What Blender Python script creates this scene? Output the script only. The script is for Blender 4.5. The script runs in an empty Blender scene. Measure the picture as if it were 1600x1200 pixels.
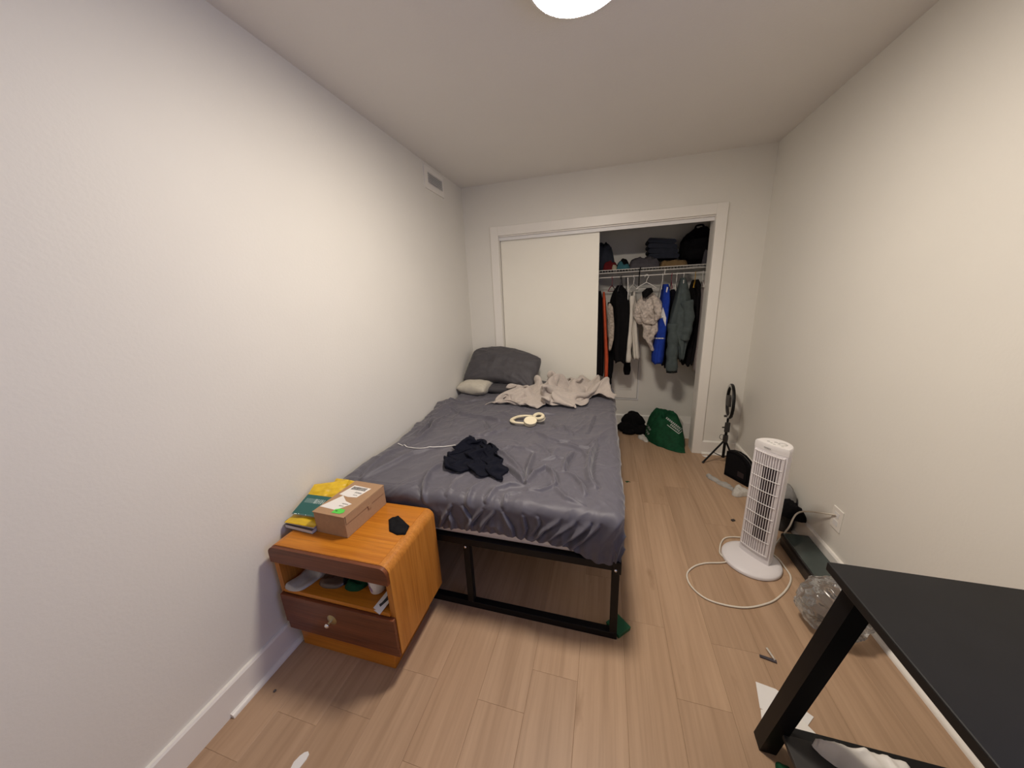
import bpy, bmesh, math, random
import numpy as np
from mathutils import Vector, Matrix
from mathutils.bvhtree import BVHTree

PI = math.pi
SC = bpy.context.scene
COL = SC.collection

# ------------------------------------------------------------------ camera
# room axes: X right along the closet wall, Y towards the closet wall (Y=0), Z up; left wall X=0
F_PX = 509.25
CAM = Vector((1.2987, -3.0933, 1.4433))
YAW, PITCH, ROLL = -0.28252, -0.25477, -0.04471
fw = Vector((math.sin(YAW)*math.cos(PITCH), math.cos(YAW)*math.cos(PITCH), math.sin(PITCH)))
r0 = Vector((math.cos(YAW), -math.sin(YAW), 0)); u0 = r0.cross(fw)
rt = r0*math.cos(ROLL) + u0*math.sin(ROLL); up = -r0*math.sin(ROLL) + u0*math.cos(ROLL)
cd = bpy.data.cameras.new('camera'); co = bpy.data.objects.new('camera', cd); COL.objects.link(co)
cd.sensor_fit = 'HORIZONTAL'; cd.sensor_width = 36.0; cd.lens = F_PX/1600*36.0
cd.clip_start = 0.02; cd.clip_end = 60
co.matrix_world = Matrix(((rt.x, up.x, -fw.x, CAM.x), (rt.y, up.y, -fw.y, CAM.y), (rt.z, up.z, -fw.z, CAM.z), (0, 0, 0, 1)))
SC.camera = co

# ------------------------------------------------------------------ world, light, exposure
W = bpy.data.worlds.new('world'); SC.world = W; W.use_nodes = True
bgn = W.node_tree.nodes['Background']
bgn.inputs[0].default_value = (0.42, 0.52, 0.95, 1); bgn.inputs[1].default_value = 0.5   # dusk outside the window
LAMP_STRENGTH = 143.0
LAMP_COLOUR = (1.0, 0.895, 0.775, 1)
WINDOW_POWER = 9.0
wl = bpy.data.lights.new('window_daylight', 'AREA'); wl.shape = 'RECTANGLE'; wl.size = 1.1; wl.size_y = 1.15
wl.energy = WINDOW_POWER; wl.color = (0.30, 0.42, 1.0)
wlo = bpy.data.objects.new('window_daylight', wl); COL.objects.link(wlo)
wlo.location = (2.66, -2.95, 1.52); wlo.rotation_euler = (0, PI/2, 0)    # just outside the pane, shining in
SC.view_settings.view_transform = 'Standard'
SC.view_settings.look = 'None'
SC.view_settings.exposure = 0.0
SC.view_settings.gamma = 1.0
SC.view_settings.use_curve_mapping = False

# ------------------------------------------------------------------ small helpers
def at_y(u, v, y):
    d = fw + rt*((u-800)/F_PX) - up*((v-600)/F_PX); return CAM + d*((y-CAM.y)/d.y)
def at_z(u, v, z):
    d = fw + rt*((u-800)/F_PX) - up*((v-600)/F_PX); return CAM + d*((z-CAM.z)/d.z)

def tag(o, label=None, cat=None, group=None, kind=None):
    if label: o['label'] = label
    if cat: o['category'] = cat
    if group: o['group'] = group
    if kind: o['kind'] = kind
    return o
def empty(name, loc=(0, 0, 0), rz=0.0):
    o = bpy.data.objects.new(name, None); COL.objects.link(o)
    o.location = loc; o.rotation_euler = (0, 0, rz); o.empty_display_size = 0.05
    return o

class MB:
    """collects shapes, builds one mesh object"""
    def __init__(s): s.v = []; s.f = []
    def add(s, vs, fs):
        n = len(s.v); s.v += [tuple(q) for q in vs]; s.f += [tuple(i+n for i in f) for f in fs]; return s
    def box(s, x0, x1, y0, y1, z0, z1, b=0.0, M=None):
        bm = bmesh.new(); bmesh.ops.create_cube(bm, size=1)
        for v in bm.verts:
            v.co = Vector(((x0+x1)/2+v.co.x*(x1-x0), (y0+y1)/2+v.co.y*(y1-y0), (z0+z1)/2+v.co.z*(z1-z0)))
        if b > 0: bmesh.ops.bevel(bm, geom=bm.edges[:], offset=b, segments=2, affect='EDGES', profile=0.5)
        if M is not None: bm.transform(M)
        bm.verts.index_update()
        s.add([v.co for v in bm.verts], [[v.index for v in f.verts] for f in bm.faces]); bm.free(); return s
    def tube(s, pts, r, n=8, cap=True):
        pts = [Vector(q) for q in pts]; rs = r if isinstance(r, (list, tuple)) else [r]*len(pts)
        vs = []; fs = []; ref = None
        for i, q in enumerate(pts):
            t = (pts[min(i+1, len(pts)-1)] - pts[max(i-1, 0)]).normalized()
            if ref is None: ref = Vector((0, 0, 1)) if abs(t.z) < 0.9 else Vector((1, 0, 0))
            a = (ref - t*ref.dot(t)).normalized(); b = t.cross(a); ref = a
            for k in range(n):
                an = 2*PI*k/n; vs.append(q + a*math.cos(an)*rs[i] + b*math.sin(an)*rs[i])
        for i in range(len(pts)-1):
            for k in range(n):
                k2 = (k+1) % n; fs.append((i*n+k, i*n+k2, (i+1)*n+k2, (i+1)*n+k))
        if cap: fs.append(tuple(range(n-1, -1, -1))); fs.append(tuple((len(pts)-1)*n+k for k in range(n)))
        return s.add(vs, fs)
    def lathe(s, prof, n=32, c=(0, 0, 0), M=None):
        vs = []; fs = []; m = len(prof)
        for k in range(n):
            a = 2*PI*k/n
            for (r, z) in prof:
                v = Vector((r*math.cos(a), r*math.sin(a), z)); v = (M @ v) if M is not None else v
                vs.append(v + Vector(c))
        for k in range(n):
            k2 = (k+1) % n
            for i in range(m-1): fs.append((k*m+i, k2*m+i, k2*m+i+1, k*m+i+1))
        return s.add(vs, fs)
    def prism(s, poly, d, M=None):
        """poly in local XY, extruded along local Z by d"""
        n = len(poly); vs = [Vector((x, y, 0)) for x, y in poly] + [Vector((x, y, d)) for x, y in poly]
        if M is not None: vs = [M @ v for v in vs]
        fs = [tuple(range(n-1, -1, -1)), tuple(range(n, 2*n))] + [(i, (i+1) % n, n+(i+1) % n, n+i) for i in range(n)]
        return s.add(vs, fs)
    def build(s, name, mat, parent=None, smooth=False, angle=None):
        me = bpy.data.meshes.new(name); me.from_pydata(s.v, [], s.f); me.update()
        bm = bmesh.new(); bm.from_mesh(me); bmesh.ops.recalc_face_normals(bm, faces=bm.faces); bm.to_mesh(me); bm.free()
        return link(name, me, mat, parent, smooth, angle)
def link(name, me, mat, parent=None, smooth=False, angle=None):
    o = bpy.data.objects.new(name, me); COL.objects.link(o)
    if mat is not None: me.materials.append(mat)
    if parent is not None: o.parent = parent
    if smooth:
        for p in me.polygons: p.use_smooth = True
        if angle:
            try: me.set_sharp_from_angle(angle=math.radians(angle))
            except Exception: pass
    return o
def box(name, dims, mat, parent=None, b=0.0, M=None):
    return MB().box(*dims, b=b, M=M).build(name, mat, parent)
def tube(name, pts, r, mat, parent=None, n=8): return MB().tube(pts, r, n).build(name, mat, parent, smooth=True, angle=50)
def smooth_path(pts, k=8):
    """Catmull-Rom through the points"""
    P = [Vector(q) for q in pts]; out = []
    for i in range(len(P)-1):
        p0, p1, p2, p3 = P[max(i-1, 0)], P[i], P[i+1], P[min(i+2, len(P)-1)]
        for j in range(k):
            t = j/k; out.append(0.5*((2*p1)+(p2-p0)*t+(2*p0-5*p1+4*p2-p3)*t*t+(3*p1-p0-3*p2+p3)*t**3))
    out.append(P[-1]); return out
def rounded(x0, x1, y0, y1, r, n=6, corners=(1, 1, 1, 1)):
    """counter-clockwise rounded rectangle, corners bl, br, tr, tl"""
    out = []
    for (cx, cy, a0, px, py), on in zip(((x0+r, y0+r, PI, x0, y0), (x1-r, y0+r, 1.5*PI, x1, y0), (x1-r, y1-r, 0, x1, y1), (x0+r, y1-r, PI/2, x0, y1)), corners):
        if on: out += [(cx+r*math.cos(a0+PI/2*i/n), cy+r*math.sin(a0+PI/2*i/n)) for i in range(n+1)]
        else: out.append((px, py))
    return out

# numpy noise --------------------------------------------------------
def vnoise(x, y, seed=0):
    x = np.asarray(x, float); y = np.asarray(y, float)
    tab = np.random.RandomState(seed).rand(256, 256)
    xi = np.floor(x).astype(int); yi = np.floor(y).astype(int); fx = x-xi; fy = y-yi
    fx = fx*fx*fx*(fx*(fx*6-15)+10); fy = fy*fy*fy*(fy*(fy*6-15)+10)
    g = lambda a, b: tab[a & 255, b & 255]
    return (g(xi, yi)*(1-fx)+g(xi+1, yi)*fx)*(1-fy)+(g(xi, yi+1)*(1-fx)+g(xi+1, yi+1)*fx)*fy
def fbm(x, y, seed=0, o=3): return sum(vnoise(x*2**i, y*2**i, seed+i)/2**i for i in range(o))/(2-2**(1-o))
def ridged(x, y, seed=0, o=3):
    return sum((1-np.abs(2*vnoise(x*1.9**i+7*i, y*1.9**i, seed+i)-1))/2**i for i in range(o))/(2-2**(1-o))
def sstep(t): t = np.clip(t, 0, 1); return t*t*(3-2*t)

# ------------------------------------------------------------------ materials
def nt(name):
    m = bpy.data.materials.new(name); m.use_nodes = True
    N = m.node_tree; return m, N, N.nodes['Principled BSDF']
def setin(b, k, v):
    if k in b.inputs: b.inputs[k].default_value = v
def mat(name, col, rough=0.6, var=0.12, scale=14.0, bump=0.0, bscale=60.0, stretch=(1, 1, 1), metal=0.0, sheen=0.0, trans=0.0, alpha=1.0, spec=0.5, coat=0.0, detail=4.0):
    m, N, b = nt(name)
    tc = N.nodes.new('ShaderNodeTexCoord'); mp = N.nodes.new('ShaderNodeMapping'); mp.inputs['Scale'].default_value = stretch
    N.links.new(tc.outputs['Object'], mp.inputs['Vector'])
    nz = N.nodes.new('ShaderNodeTexNoise'); nz.inputs['Scale'].default_value = scale; nz.inputs['Detail'].default_value = detail
    N.links.new(mp.outputs['Vector'], nz.inputs['Vector'])
    cr = N.nodes.new('ShaderNodeValToRGB')
    cr.color_ramp.elements[0].position = 0.3; cr.color_ramp.elements[1].position = 0.7
    cr.color_ramp.elements[0].color = tuple(c*(1-var) for c in col)+(1,)
    cr.color_ramp.elements[1].color = tuple(min(1, c*(1+var)) for c in col)+(1,)
    N.links.new(nz.outputs['Fac'], cr.inputs['Fac']); N.links.new(cr.outputs['Color'], b.inputs['Base Color'])
    setin(b, 'Roughness', rough); setin(b, 'Metallic', metal); setin(b, 'Sheen Weight', sheen); setin(b, 'Sheen Roughness', 0.4)
    setin(b, 'Transmission Weight', trans); setin(b, 'Alpha', alpha); setin(b, 'Specular IOR Level', spec); setin(b, 'Coat Weight', coat)
    if bump > 0:
        n2 = N.nodes.new('ShaderNodeTexNoise'); n2.inputs['Scale'].default_value = bscale; n2.inputs['Detail'].default_value = 3
        N.links.new(mp.outputs['Vector'], n2.inputs['Vector'])
        bp = N.nodes.new('ShaderNodeBump'); bp.inputs['Strength'].default_value = bump; bp.inputs['Distance'].default_value = 0.01
        N.links.new(n2.outputs['Fac'], bp.inputs['Height']); N.links.new(bp.outputs['Normal'], b.inputs['Normal'])
    return m
def wood(name, dark, light, axis='X', freq=26.0, rough=0.35, coat=0.25, rand=0.0):
    """stretched noise grain along one axis, with a few darker streaks; rand > 0 varies each object"""
    m, N, b = nt(name)
    tc = N.nodes.new('ShaderNodeTexCoord'); vec = tc.outputs['Object']
    if rand > 0:
        oi = N.nodes.new('ShaderNodeObjectInfo'); cx = N.nodes.new('ShaderNodeCombineXYZ')
        mu = N.nodes.new('ShaderNodeMath'); mu.operation = 'MULTIPLY'; mu.inputs[1].default_value = 37.0
        N.links.new(oi.outputs['Random'], mu.inputs[0])
        N.links.new(mu.outputs[0], cx.inputs[0]); N.links.new(mu.outputs[0], cx.inputs[1])
        ad = N.nodes.new('ShaderNodeVectorMath'); ad.operation = 'ADD'
        N.links.new(vec, ad.inputs[0]); N.links.new(cx.outputs[0], ad.inputs[1]); vec = ad.outputs[0]
    mp = N.nodes.new('ShaderNodeMapping'); s = [freq]*3; s['XYZ'.index(axis)] = freq*0.055; mp.inputs['Scale'].default_value = s
    N.links.new(vec, mp.inputs['Vector'])
    n1 = N.nodes.new('ShaderNodeTexNoise'); n1.inputs['Scale'].default_value = 1.0; n1.inputs['Detail'].default_value = 6; n1.inputs['Roughness'].default_value = 0.62; n1.inputs['Distortion'].default_value = 0.5
    N.links.new(mp.outputs['Vector'], n1.inputs['Vector'])
    cr = N.nodes.new('ShaderNodeValToRGB'); cr.color_ramp.elements[0].position = 0.28; cr.color_ramp.elements[1].position = 0.7
    cr.color_ramp.elements[0].color = dark+(1,); cr.color_ramp.elements[1].color = light+(1,)
    N.links.new(n1.outputs['Fac'], cr.inputs['Fac']); colour = cr.outputs['Color']
    mp2 = N.nodes.new('ShaderNodeMapping'); s2 = [freq*4.5]*3; s2['XYZ'.index(axis)] = freq*0.12; mp2.inputs['Scale'].default_value = s2
    N.links.new(vec, mp2.inputs['Vector'])
    n2 = N.nodes.new('ShaderNodeTexNoise'); n2.inputs['Scale'].default_value = 1.0; n2.inputs['Detail'].default_value = 4
    N.links.new(mp2.outputs['Vector'], n2.inputs['Vector'])
    cr2 = N.nodes.new('ShaderNodeValToRGB'); cr2.color_ramp.elements[0].position = 0.36; cr2.color_ramp.elements[1].position = 0.55
    cr2.color_ramp.elements[0].color = (0.80, 0.78, 0.76, 1); cr2.color_ramp.elements[1].color = (1, 1, 1, 1)
    N.links.new(n2.outputs['Fac'], cr2.inputs['Fac'])
    mx = N.nodes.new('ShaderNodeMixRGB'); mx.blend_type = 'MULTIPLY'; mx.inputs[0].default_value = 0.5 if rand > 0 else 0.8
    N.links.new(colour, mx.inputs[1]); N.links.new(cr2.outputs['Color'], mx.inputs[2]); colour = mx.outputs[0]
    if rand > 0:
        mr = N.nodes.new('ShaderNodeMapRange'); mr.inputs['To Min'].default_value = 1-rand; mr.inputs['To Max'].default_value = 1+rand
        N.links.new(oi.outputs['Random'], mr.inputs['Value'])
        hs = N.nodes.new('ShaderNodeHueSaturation'); N.links.new(mr.outputs[0], hs.inputs['Value']); N.links.new(colour, hs.inputs['Color']); colour = hs.outputs[0]
        # a few darker knots and mineral streaks
        mp3 = N.nodes.new('ShaderNodeMapping'); s3 = [11.0]*3; s3['XYZ'.index(axis)] = 3.4; mp3.inputs['Scale'].default_value = s3
        N.links.new(vec, mp3.inputs['Vector'])
        n3 = N.nodes.new('ShaderNodeTexNoise'); n3.inputs['Scale'].default_value = 1.0; n3.inputs['Detail'].default_value = 5; N.links.new(mp3.outputs[0], n3.inputs['Vector'])
        c3 = N.nodes.new('ShaderNodeValToRGB'); c3.color_ramp.elements[0].position = 0.66; c3.color_ramp.elements[1].position = 0.80
        c3.color_ramp.elements[0].color = (1, 1, 1, 1); c3.color_ramp.elements[1].color = (0.62, 0.56, 0.5, 1)
        N.links.new(n3.outputs['Fac'], c3.inputs['Fac'])
        m3 = N.nodes.new('ShaderNodeMixRGB'); m3.blend_type = 'MULTIPLY'; m3.inputs[0].default_value = 0.9
        N.links.new(colour, m3.inputs[1]); N.links.new(c3.outputs[0], m3.inputs[2]); colour = m3.outputs[0]
    N.links.new(colour, b.inputs['Base Color'])
    setin(b, 'Roughness', rough); setin(b, 'Coat Weight', coat); setin(b, 'Coat Roughness', 0.25); setin(b, 'Specular IOR Level', 0.3)
    bp = N.nodes.new('ShaderNodeBump'); bp.inputs['Strength'].default_value = 0.12; bp.inputs['Distance'].default_value = 0.003
    N.links.new(n2.outputs['Fac'], bp.inputs['Height']); N.links.new(bp.outputs['Normal'], b.inputs['Normal'])
    return m

M_wall = mat('wall_paint', (0.80, 0.775, 0.71), 0.55, 0.012, 3.0, 0.05, 90)
M_ceil = mat('ceiling_paint', (0.83, 0.80, 0.76), 0.85, 0.012, 2.0, 0.12, 140)
M_trim = mat('trim_paint', (0.86, 0.83, 0.77), 0.38, 0.012, 5.0)
M_door = mat('closet_door_paint', (0.91, 0.88, 0.78), 0.42, 0.01, 4.0)
M_track = mat('track_metal', (0.80, 0.79, 0.78), 0.4, 0.03, 8.0)
M_plank = wood('floor_oak', (0.370, 0.238, 0.146), (0.495, 0.335, 0.217), 'Y', 13.0, 0.42, 0.0, 0.06)
M_sub = mat('subfloor', (0.10, 0.07, 0.045), 0.8)
M_oak = wood('nightstand_oak', (0.44, 0.140, 0.010), (0.62, 0.235, 0.022), 'X', 34.0, 0.38, 0.08)
M_oakv = wood('nightstand_oak_side', (0.44, 0.155, 0.022), (0.60, 0.245, 0.045), 'Z', 34.0, 0.40, 0.08)
M_walnut = wood('nightstand_walnut', (0.095, 0.026, 0.010), (0.23, 0.072, 0.028), 'X', 40.0, 0.40, 0.1)
M_black = mat('black_metal', (0.0045, 0.0045, 0.0055), 0.45, 0.1, 20, spec=0.25)
M_chrome = mat('chrome', (0.85, 0.84, 0.82), 0.12, 0.02, 10, metal=1.0)
M_brass = mat('dull_brass', (0.42, 0.34, 0.18), 0.32, 0.1, 30, metal=0.9)
M_sheet = mat('dark_grey_sheet', (0.104, 0.099, 0.118), 0.50, 0.05, 40, 0.06, 500, sheen=0.3, spec=0.35)
M_pillow = mat('dark_pillowcase', (0.062, 0.058, 0.064), 0.65, 0.08, 30, 0.1, 300, sheen=0.15)
M_mattress = mat('mattress_white', (0.72, 0.71, 0.72), 0.8, 0.03, 60, 0.2, 200)
M_blanket = mat('beige_fleece', (0.52, 0.455, 0.40), 0.95, 0.06, 60, 0.35, 350, sheen=0.5)
M_knit = mat('ribbed_cream_cover', (0.56, 0.52, 0.43), 0.9, 0.05, 40, 0.25, 260, sheen=0.3)
M_navy = mat('navy_jersey', (0.0050, 0.0058, 0.012), 0.9, 0.15, 40, 0.2, 300, spec=0.15)
M_cream = mat('cream_plastic', (0.78, 0.70, 0.50), 0.4, 0.03, 12)
M_creampad = mat('cream_leatherette', (0.70, 0.62, 0.43), 0.55, 0.05, 30)
M_darkpl = mat('dark_plastic', (0.03, 0.027, 0.026), 0.45)
M_cable = mat('white_cable', (0.80, 0.78, 0.74), 0.45, 0.02)
M_cordw = mat('cream_cord', (0.72, 0.66, 0.56), 0.5, 0.03)
M_card = mat('cardboard', (0.40, 0.245, 0.135), 0.85, 0.06, 60, 0.1, 200, stretch=(1, 6, 1))
M_label = mat('white_label', (0.83, 0.80, 0.76), 0.5, 0.02)
M_ink = mat('black_ink', (0.03, 0.03, 0.03), 0.6)
M_sticker = mat('green_sticker', (0.10, 0.62, 0.07), 0.5, 0.03)
M_yellow = mat('yellow_mailer', (0.72, 0.47, 0.015), 0.38, 0.10, 30, 0.1, 60)
M_teal = mat('teal_cover', (0.018, 0.115, 0.105), 0.5, 0.05)
M_tealprint = mat('pale_print', (0.42, 0.52, 0.50), 0.6)
M_paper = mat('white_paper', (0.80, 0.78, 0.76), 0.7, 0.03)
M_pages = mat('book_pages', (0.60, 0.58, 0.60), 0.8, 0.08, 8, stretch=(1, 1, 60))
M_bookcover = mat('book_cover', (0.10, 0.085, 0.085), 0.5, 0.1)
M_maskf = mat('black_fabric', (0.004, 0.004, 0.0055), 0.8, 0.1, 30, spec=0.2)
M_plastbag = mat('clear_pouch', (0.62, 0.60, 0.56), 0.28, 0.1, 20, 0.3, 40, trans=0.35)
M_darkpouch = mat('dark_clear_pouch', (0.20, 0.14, 0.10), 0.25, 0.1, 20, trans=0.4)
M_fan = mat('fan_white_plastic', (0.77, 0.735, 0.735), 0.38, 0.015, 6)
M_fantop = mat('fan_top_white', (0.80, 0.77, 0.745), 0.3, 0.015, 6)
M_fandark = mat('fan_louvre_dark', (0.028, 0.020, 0.024), 0.5)
M_fangrey = mat('fan_button_grey', (0.50, 0.49, 0.46), 0.5)
M_green = mat('green_cloth', (0.004, 0.058, 0.022), 0.75, 0.25, 30, 0.25, 200, spec=0.25)
M_greenbox = mat('green_card', (0.008, 0.115, 0.050), 0.5, 0.08)
M_wire = mat('white_coated_wire', (0.74, 0.72, 0.68), 0.4, 0.02)
M_blk = mat('black_cloth', (0.0045, 0.0042, 0.005), 0.95, 0.2, 30, 0.2, 200, spec=0.15)
M_grey = mat('grey_cloth', (0.22, 0.215, 0.205), 0.9, 0.1, 40, 0.3, 240)
M_sock = mat('white_sock', (0.58, 0.55, 0.50), 0.95, 0.08, 50, 0.3, 300)
M_clear = mat('clear_plastic', (0.80, 0.80, 0.78), 0.15, 0.02, 10, 0.4, 25, trans=0.93)
M_glass = mat('tinted_glass', (0.06, 0.075, 0.07), 0.08, 0.05)
M_wpane = mat('window_glass', (1, 1, 1), 0.0, 0.0, trans=1.0)

def emis(name, col, s):
    m = bpy.data.materials.new(name); m.use_nodes = True; N = m.node_tree; N.nodes.clear()
    e = N.nodes.new('ShaderNodeEmission'); e.inputs[0].default_value = col; e.inputs[1].default_value = s
    o = N.nodes.new('ShaderNodeOutputMaterial'); N.links.new(e.outputs[0], o.inputs[0]); return m

# ================================================================== the room
RW, RH, YB, YC = 2.453, 2.44, -4.0, 0.60      # width, height, rear wall, closet back wall
OX0, OX1, OZ = 0.333, 2.10, 2.007             # closet opening
T = 0.12
def struct(name, mb, m): return tag(mb.build(name, m), kind='structure')

fl = struct('floor', MB().box(-T, RW+T, YB-T, YC+T, -0.05, -0.0125), M_sub)
rng = random.Random(5)
PW, PL = 0.178, 1.22
plank_mesh = {}
def plank(x0, x1, y0, y1):
    k = (round(x1-x0, 4), round(y1-y0, 4))
    if k not in plank_mesh:
        w, l = k; g, c, h = 0.0002, 0.0008, 0.012
        vs = [(sx*(w/2-g-i*c), sy*(l/2-g-i*c), z) for (i, z) in ((0, -h), (0, -0.0005), (1, 0.0)) for (sx, sy) in ((-1, -1), (1, -1), (1, 1), (-1, 1))]
        fs = [(3, 2, 1, 0), (8, 9, 10, 11)] + [(j*4+i, j*4+(i+1) % 4, j*4+4+(i+1) % 4, j*4+4+i) for j in (0, 1) for i in range(4)]
        me = bpy.data.meshes.new('plank'); me.from_pydata(vs, [], fs); me.update(); me.materials.append(M_plank); plank_mesh[k] = me
    o = bpy.data.objects.new('plank', plank_mesh[k]); COL.objects.link(o); o.parent = fl
    o.location = ((x0+x1)/2, (y0+y1)/2, 0.0)
xs = 1.59 - 9*PW
joints = {9: -2.113, 8: -1.84, 10: -0.647}
i = 0
while xs < RW-0.001:
    x0, x1 = max(0.0, xs), min(RW, xs+PW)
    if x1-x0 > 0.004:
        j = joints.get(i, None)
        if j is None: j = rng.uniform(-3.4, -2.2)
        cuts = [j + k*PL for k in range(-4, 5)]
        ys = [YB] + [c for c in cuts if YB+0.05 < c < YC-0.05] + [YC]
        for a, b_ in zip(ys[:-1], ys[1:]): plank(x0, x1, a, b_)
    xs += PW; i += 1

struct('ceiling', MB().box(-T, RW+T, YB-T, YC+T, RH, RH+0.1), M_ceil)
struct('wall_left', MB().box(-T, 0, YB-T, YC+T, 0, RH), M_wall)
# right wall with a window behind the desk, beside the photographer
WY0, WY1, WZ0, WZ1 = -3.5, -2.4, 0.95, 2.10
struct('wall_right', MB().box(RW, RW+T, YB-T, WY0, 0, RH).box(RW, RW+T, WY1, YC+T, 0, RH).box(RW, RW+T, WY0, WY1, 0, WZ0).box(RW, RW+T, WY0, WY1, WZ1, RH), M_wall)
struct('wall_rear', MB().box(0, RW, YB-T, YB, 0, RH), M_wall)
struct('wall_back', MB().box(0, OX0, 0, T, 0, RH).box(OX1, RW, 0, T, 0, RH).box(OX0, OX1, 0, T, OZ, RH), M_wall)
struct('wall_closet_back', MB().box(0, RW, YC, YC+T, 0, RH), M_wall)
struct('wall_closet_left', MB().box(0.10, 0.20, T, YC, 0, RH), M_wall)
struct('wall_closet_right', MB().box(2.34, 2.44, T, YC, 0, RH), M_wall)
win = struct('window_1', MB().box(RW+0.03, RW+0.09, WY0, WY0+0.05, WZ0, WZ1).box(RW+0.03, RW+0.09, WY1-0.05, WY1, WZ0, WZ1).box(RW+0.03, RW+0.09, WY0, WY1, WZ0, WZ0+0.05).box(RW+0.03, RW+0.09, WY0, WY1, WZ1-0.05, WZ1).box(RW+0.03, RW+0.09, (WY0+WY1)/2-0.02, (WY0+WY1)/2+0.02, WZ0, WZ1), M_trim)
box('window_sill', (RW-0.03, RW+0.03, WY0-0.03, WY1+0.03, WZ0-0.025, WZ0), M_trim, win, 0.004)

# baseboards with a small quarter-round along the floor
BH = 0.124
def baseboard(name, x0, x1, y0, y1, side, shoe0=None):
    mb = MB()
    if side in 'LR':
        s = 1 if side == 'L' else -1; xw = 0 if side == 'L' else RW
        prof = [(0, 0), (0.015, 0), (0.015, BH-0.008), (0.010, BH), (0, BH)]
        Mx = Matrix(((s, 0, 0, xw), (0, 0, 1, y0), (0, 1, 0, 0), (0, 0, 0, 1))); mb.prism(prof, y1-y0, Mx)
        o = struct(name, mb, M_trim)
        ys = shoe0 if shoe0 is not None else y0
        q = [(0.015, 0), (0.031, 0), (0.0305, 0.006), (0.027, 0.012), (0.021, 0.0155), (0.015, 0.017)]
        MB().prism(q, y1-ys, Matrix(((s, 0, 0, xw), (0, 0, 1, ys), (0, 1, 0, 0), (0, 0, 0, 1)))).build('shoe_moulding', M_trim, o, smooth=True, angle=40)
    else:
        prof = [(0, 0), (0.015, 0), (0.015, BH-0.008), (0.010, BH), (0, BH)]
        Mx = Matrix(((0, 0, 1, x0), (-1, 0, 0, y1), (0, 1, 0, 0), (0, 0, 0, 1))); mb.prism(prof, x1-x0, Mx)
        o = struct(name, mb, M_trim)
        q = [(0.015, 0), (0.031, 0), (0.0305, 0.006), (0.027, 0.012), (0.021, 0.0155), (0.015, 0.017)]
        MB().prism(q, x1-x0, Matrix(((0, 0, 1, x0), (-1, 0, 0, y1), (0, 1, 0, 0), (0, 0, 0, 1)))).build('shoe_moulding', M_trim, o, smooth=True, angle=40)
    return o
baseboard('baseboard_left', 0, 0, YB, 0, 'L', shoe0=-2.567)
baseboard('baseboard_right', 0, 0, YB, 0, 'R')
baseboard('baseboard_back', 2.178, RW-0.016, 0, 0, 'B')
baseboard('baseboard_closet', 0.21, 2.34, 0, YC, 'B')

# closet casing (mitred flat boards), jamb lining, track
def casing(name, dims): return tag(box(name, dims, M_trim, None, 0.002), kind='structure')
casing('trim_1', (0.258, OX0, -0.017, 0, 0, 2.085))
casing('trim_2', (OX1, 2.178, -0.017, 0, 0, 2.085))
casing('trim_3', (OX0, OX1, -0.017, 0, OZ, 2.085))
tag(box('trim_4', (OX1-0.0015, OX1+0.0005, 0, T, 0, OZ), M_trim), kind='structure')
tag(box('trim_5', (OX0-0.0005, OX0+0.0015, 0, T, 0, OZ), M_trim), kind='structure')
tag(box('trim_6', (OX0+0.0015, OX1-0.0015, 0, T, OZ-0.010, OZ), M_trim), kind='structure')
tag(box('trim_7', (OX0+0.0015, OX1-0.0015, 0.018, 0.028, 1.968, OZ-0.010), M_track), kind='structure')
d1 = tag(box('door_1', (OX0+0.006, 1.233, 0.040, 0.074, 0.012, 1.985), M_door, None, 0.002), kind='structure')

# vent on the left wall
v = empty('wall_vent', (0, -0.53, 2.262)); tag(v, 'white metal air vent high on the left wall under the ceiling', 'vent')
mb = MB(); y0, y1, z0, z1 = -0.149, 0.149, 0.0, 0.151; iy0, iy1, iz0, iz1 = -0.103, 0.130, 0.043, 0.118
mb.box(0.0, 0.009, y0, iy0, z0, z1).box(0.0, 0.009, iy1, y1, z0, z1).box(0.0, 0.009, iy0, iy1, z0, iz0).box(0.0, 0.009, iy0, iy1, iz1, z1)
mb.build('vent_frame', M_trim, v)
box('vent_back', (0.0005, 0.002, iy0, iy1, iz0, iz1), M_fangrey, v)
for k in range(6):
    zc = iz0+0.007+k*0.0125
    box('vent_slat', (-0.0006, 0.0006, iy0, iy1, -0.006, 0.006), M_track, v, 0, Matrix.Translation((0.0055, 0, zc)) @ Matrix.Rotation(math.radians(-40), 4, 'Y'))

# ceiling lamp: flat round panel
lp = empty('ceiling_lamp', (1.19, -1.785, RH)); tag(lp, 'round flat ceiling lamp with glowing white diffuser', 'lamp')
MB().lathe([(0.0, 0.0), (0.157, 0.0), (0.164, -0.004), (0.164, -0.040), (0.159, -0.044), (0.154, -0.044), (0.154, -0.036), (0.0, -0.036)], 64).build('lamp_housing', M_trim, lp, smooth=True, angle=40)
MB().lathe([(0.1535, -0.0385), (0.135, -0.046), (0.09, -0.051), (0.0001, -0.053)], 64).build('diffuser', emis('lamp_glow', LAMP_COLOUR, LAMP_STRENGTH), lp, smooth=True)

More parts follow.
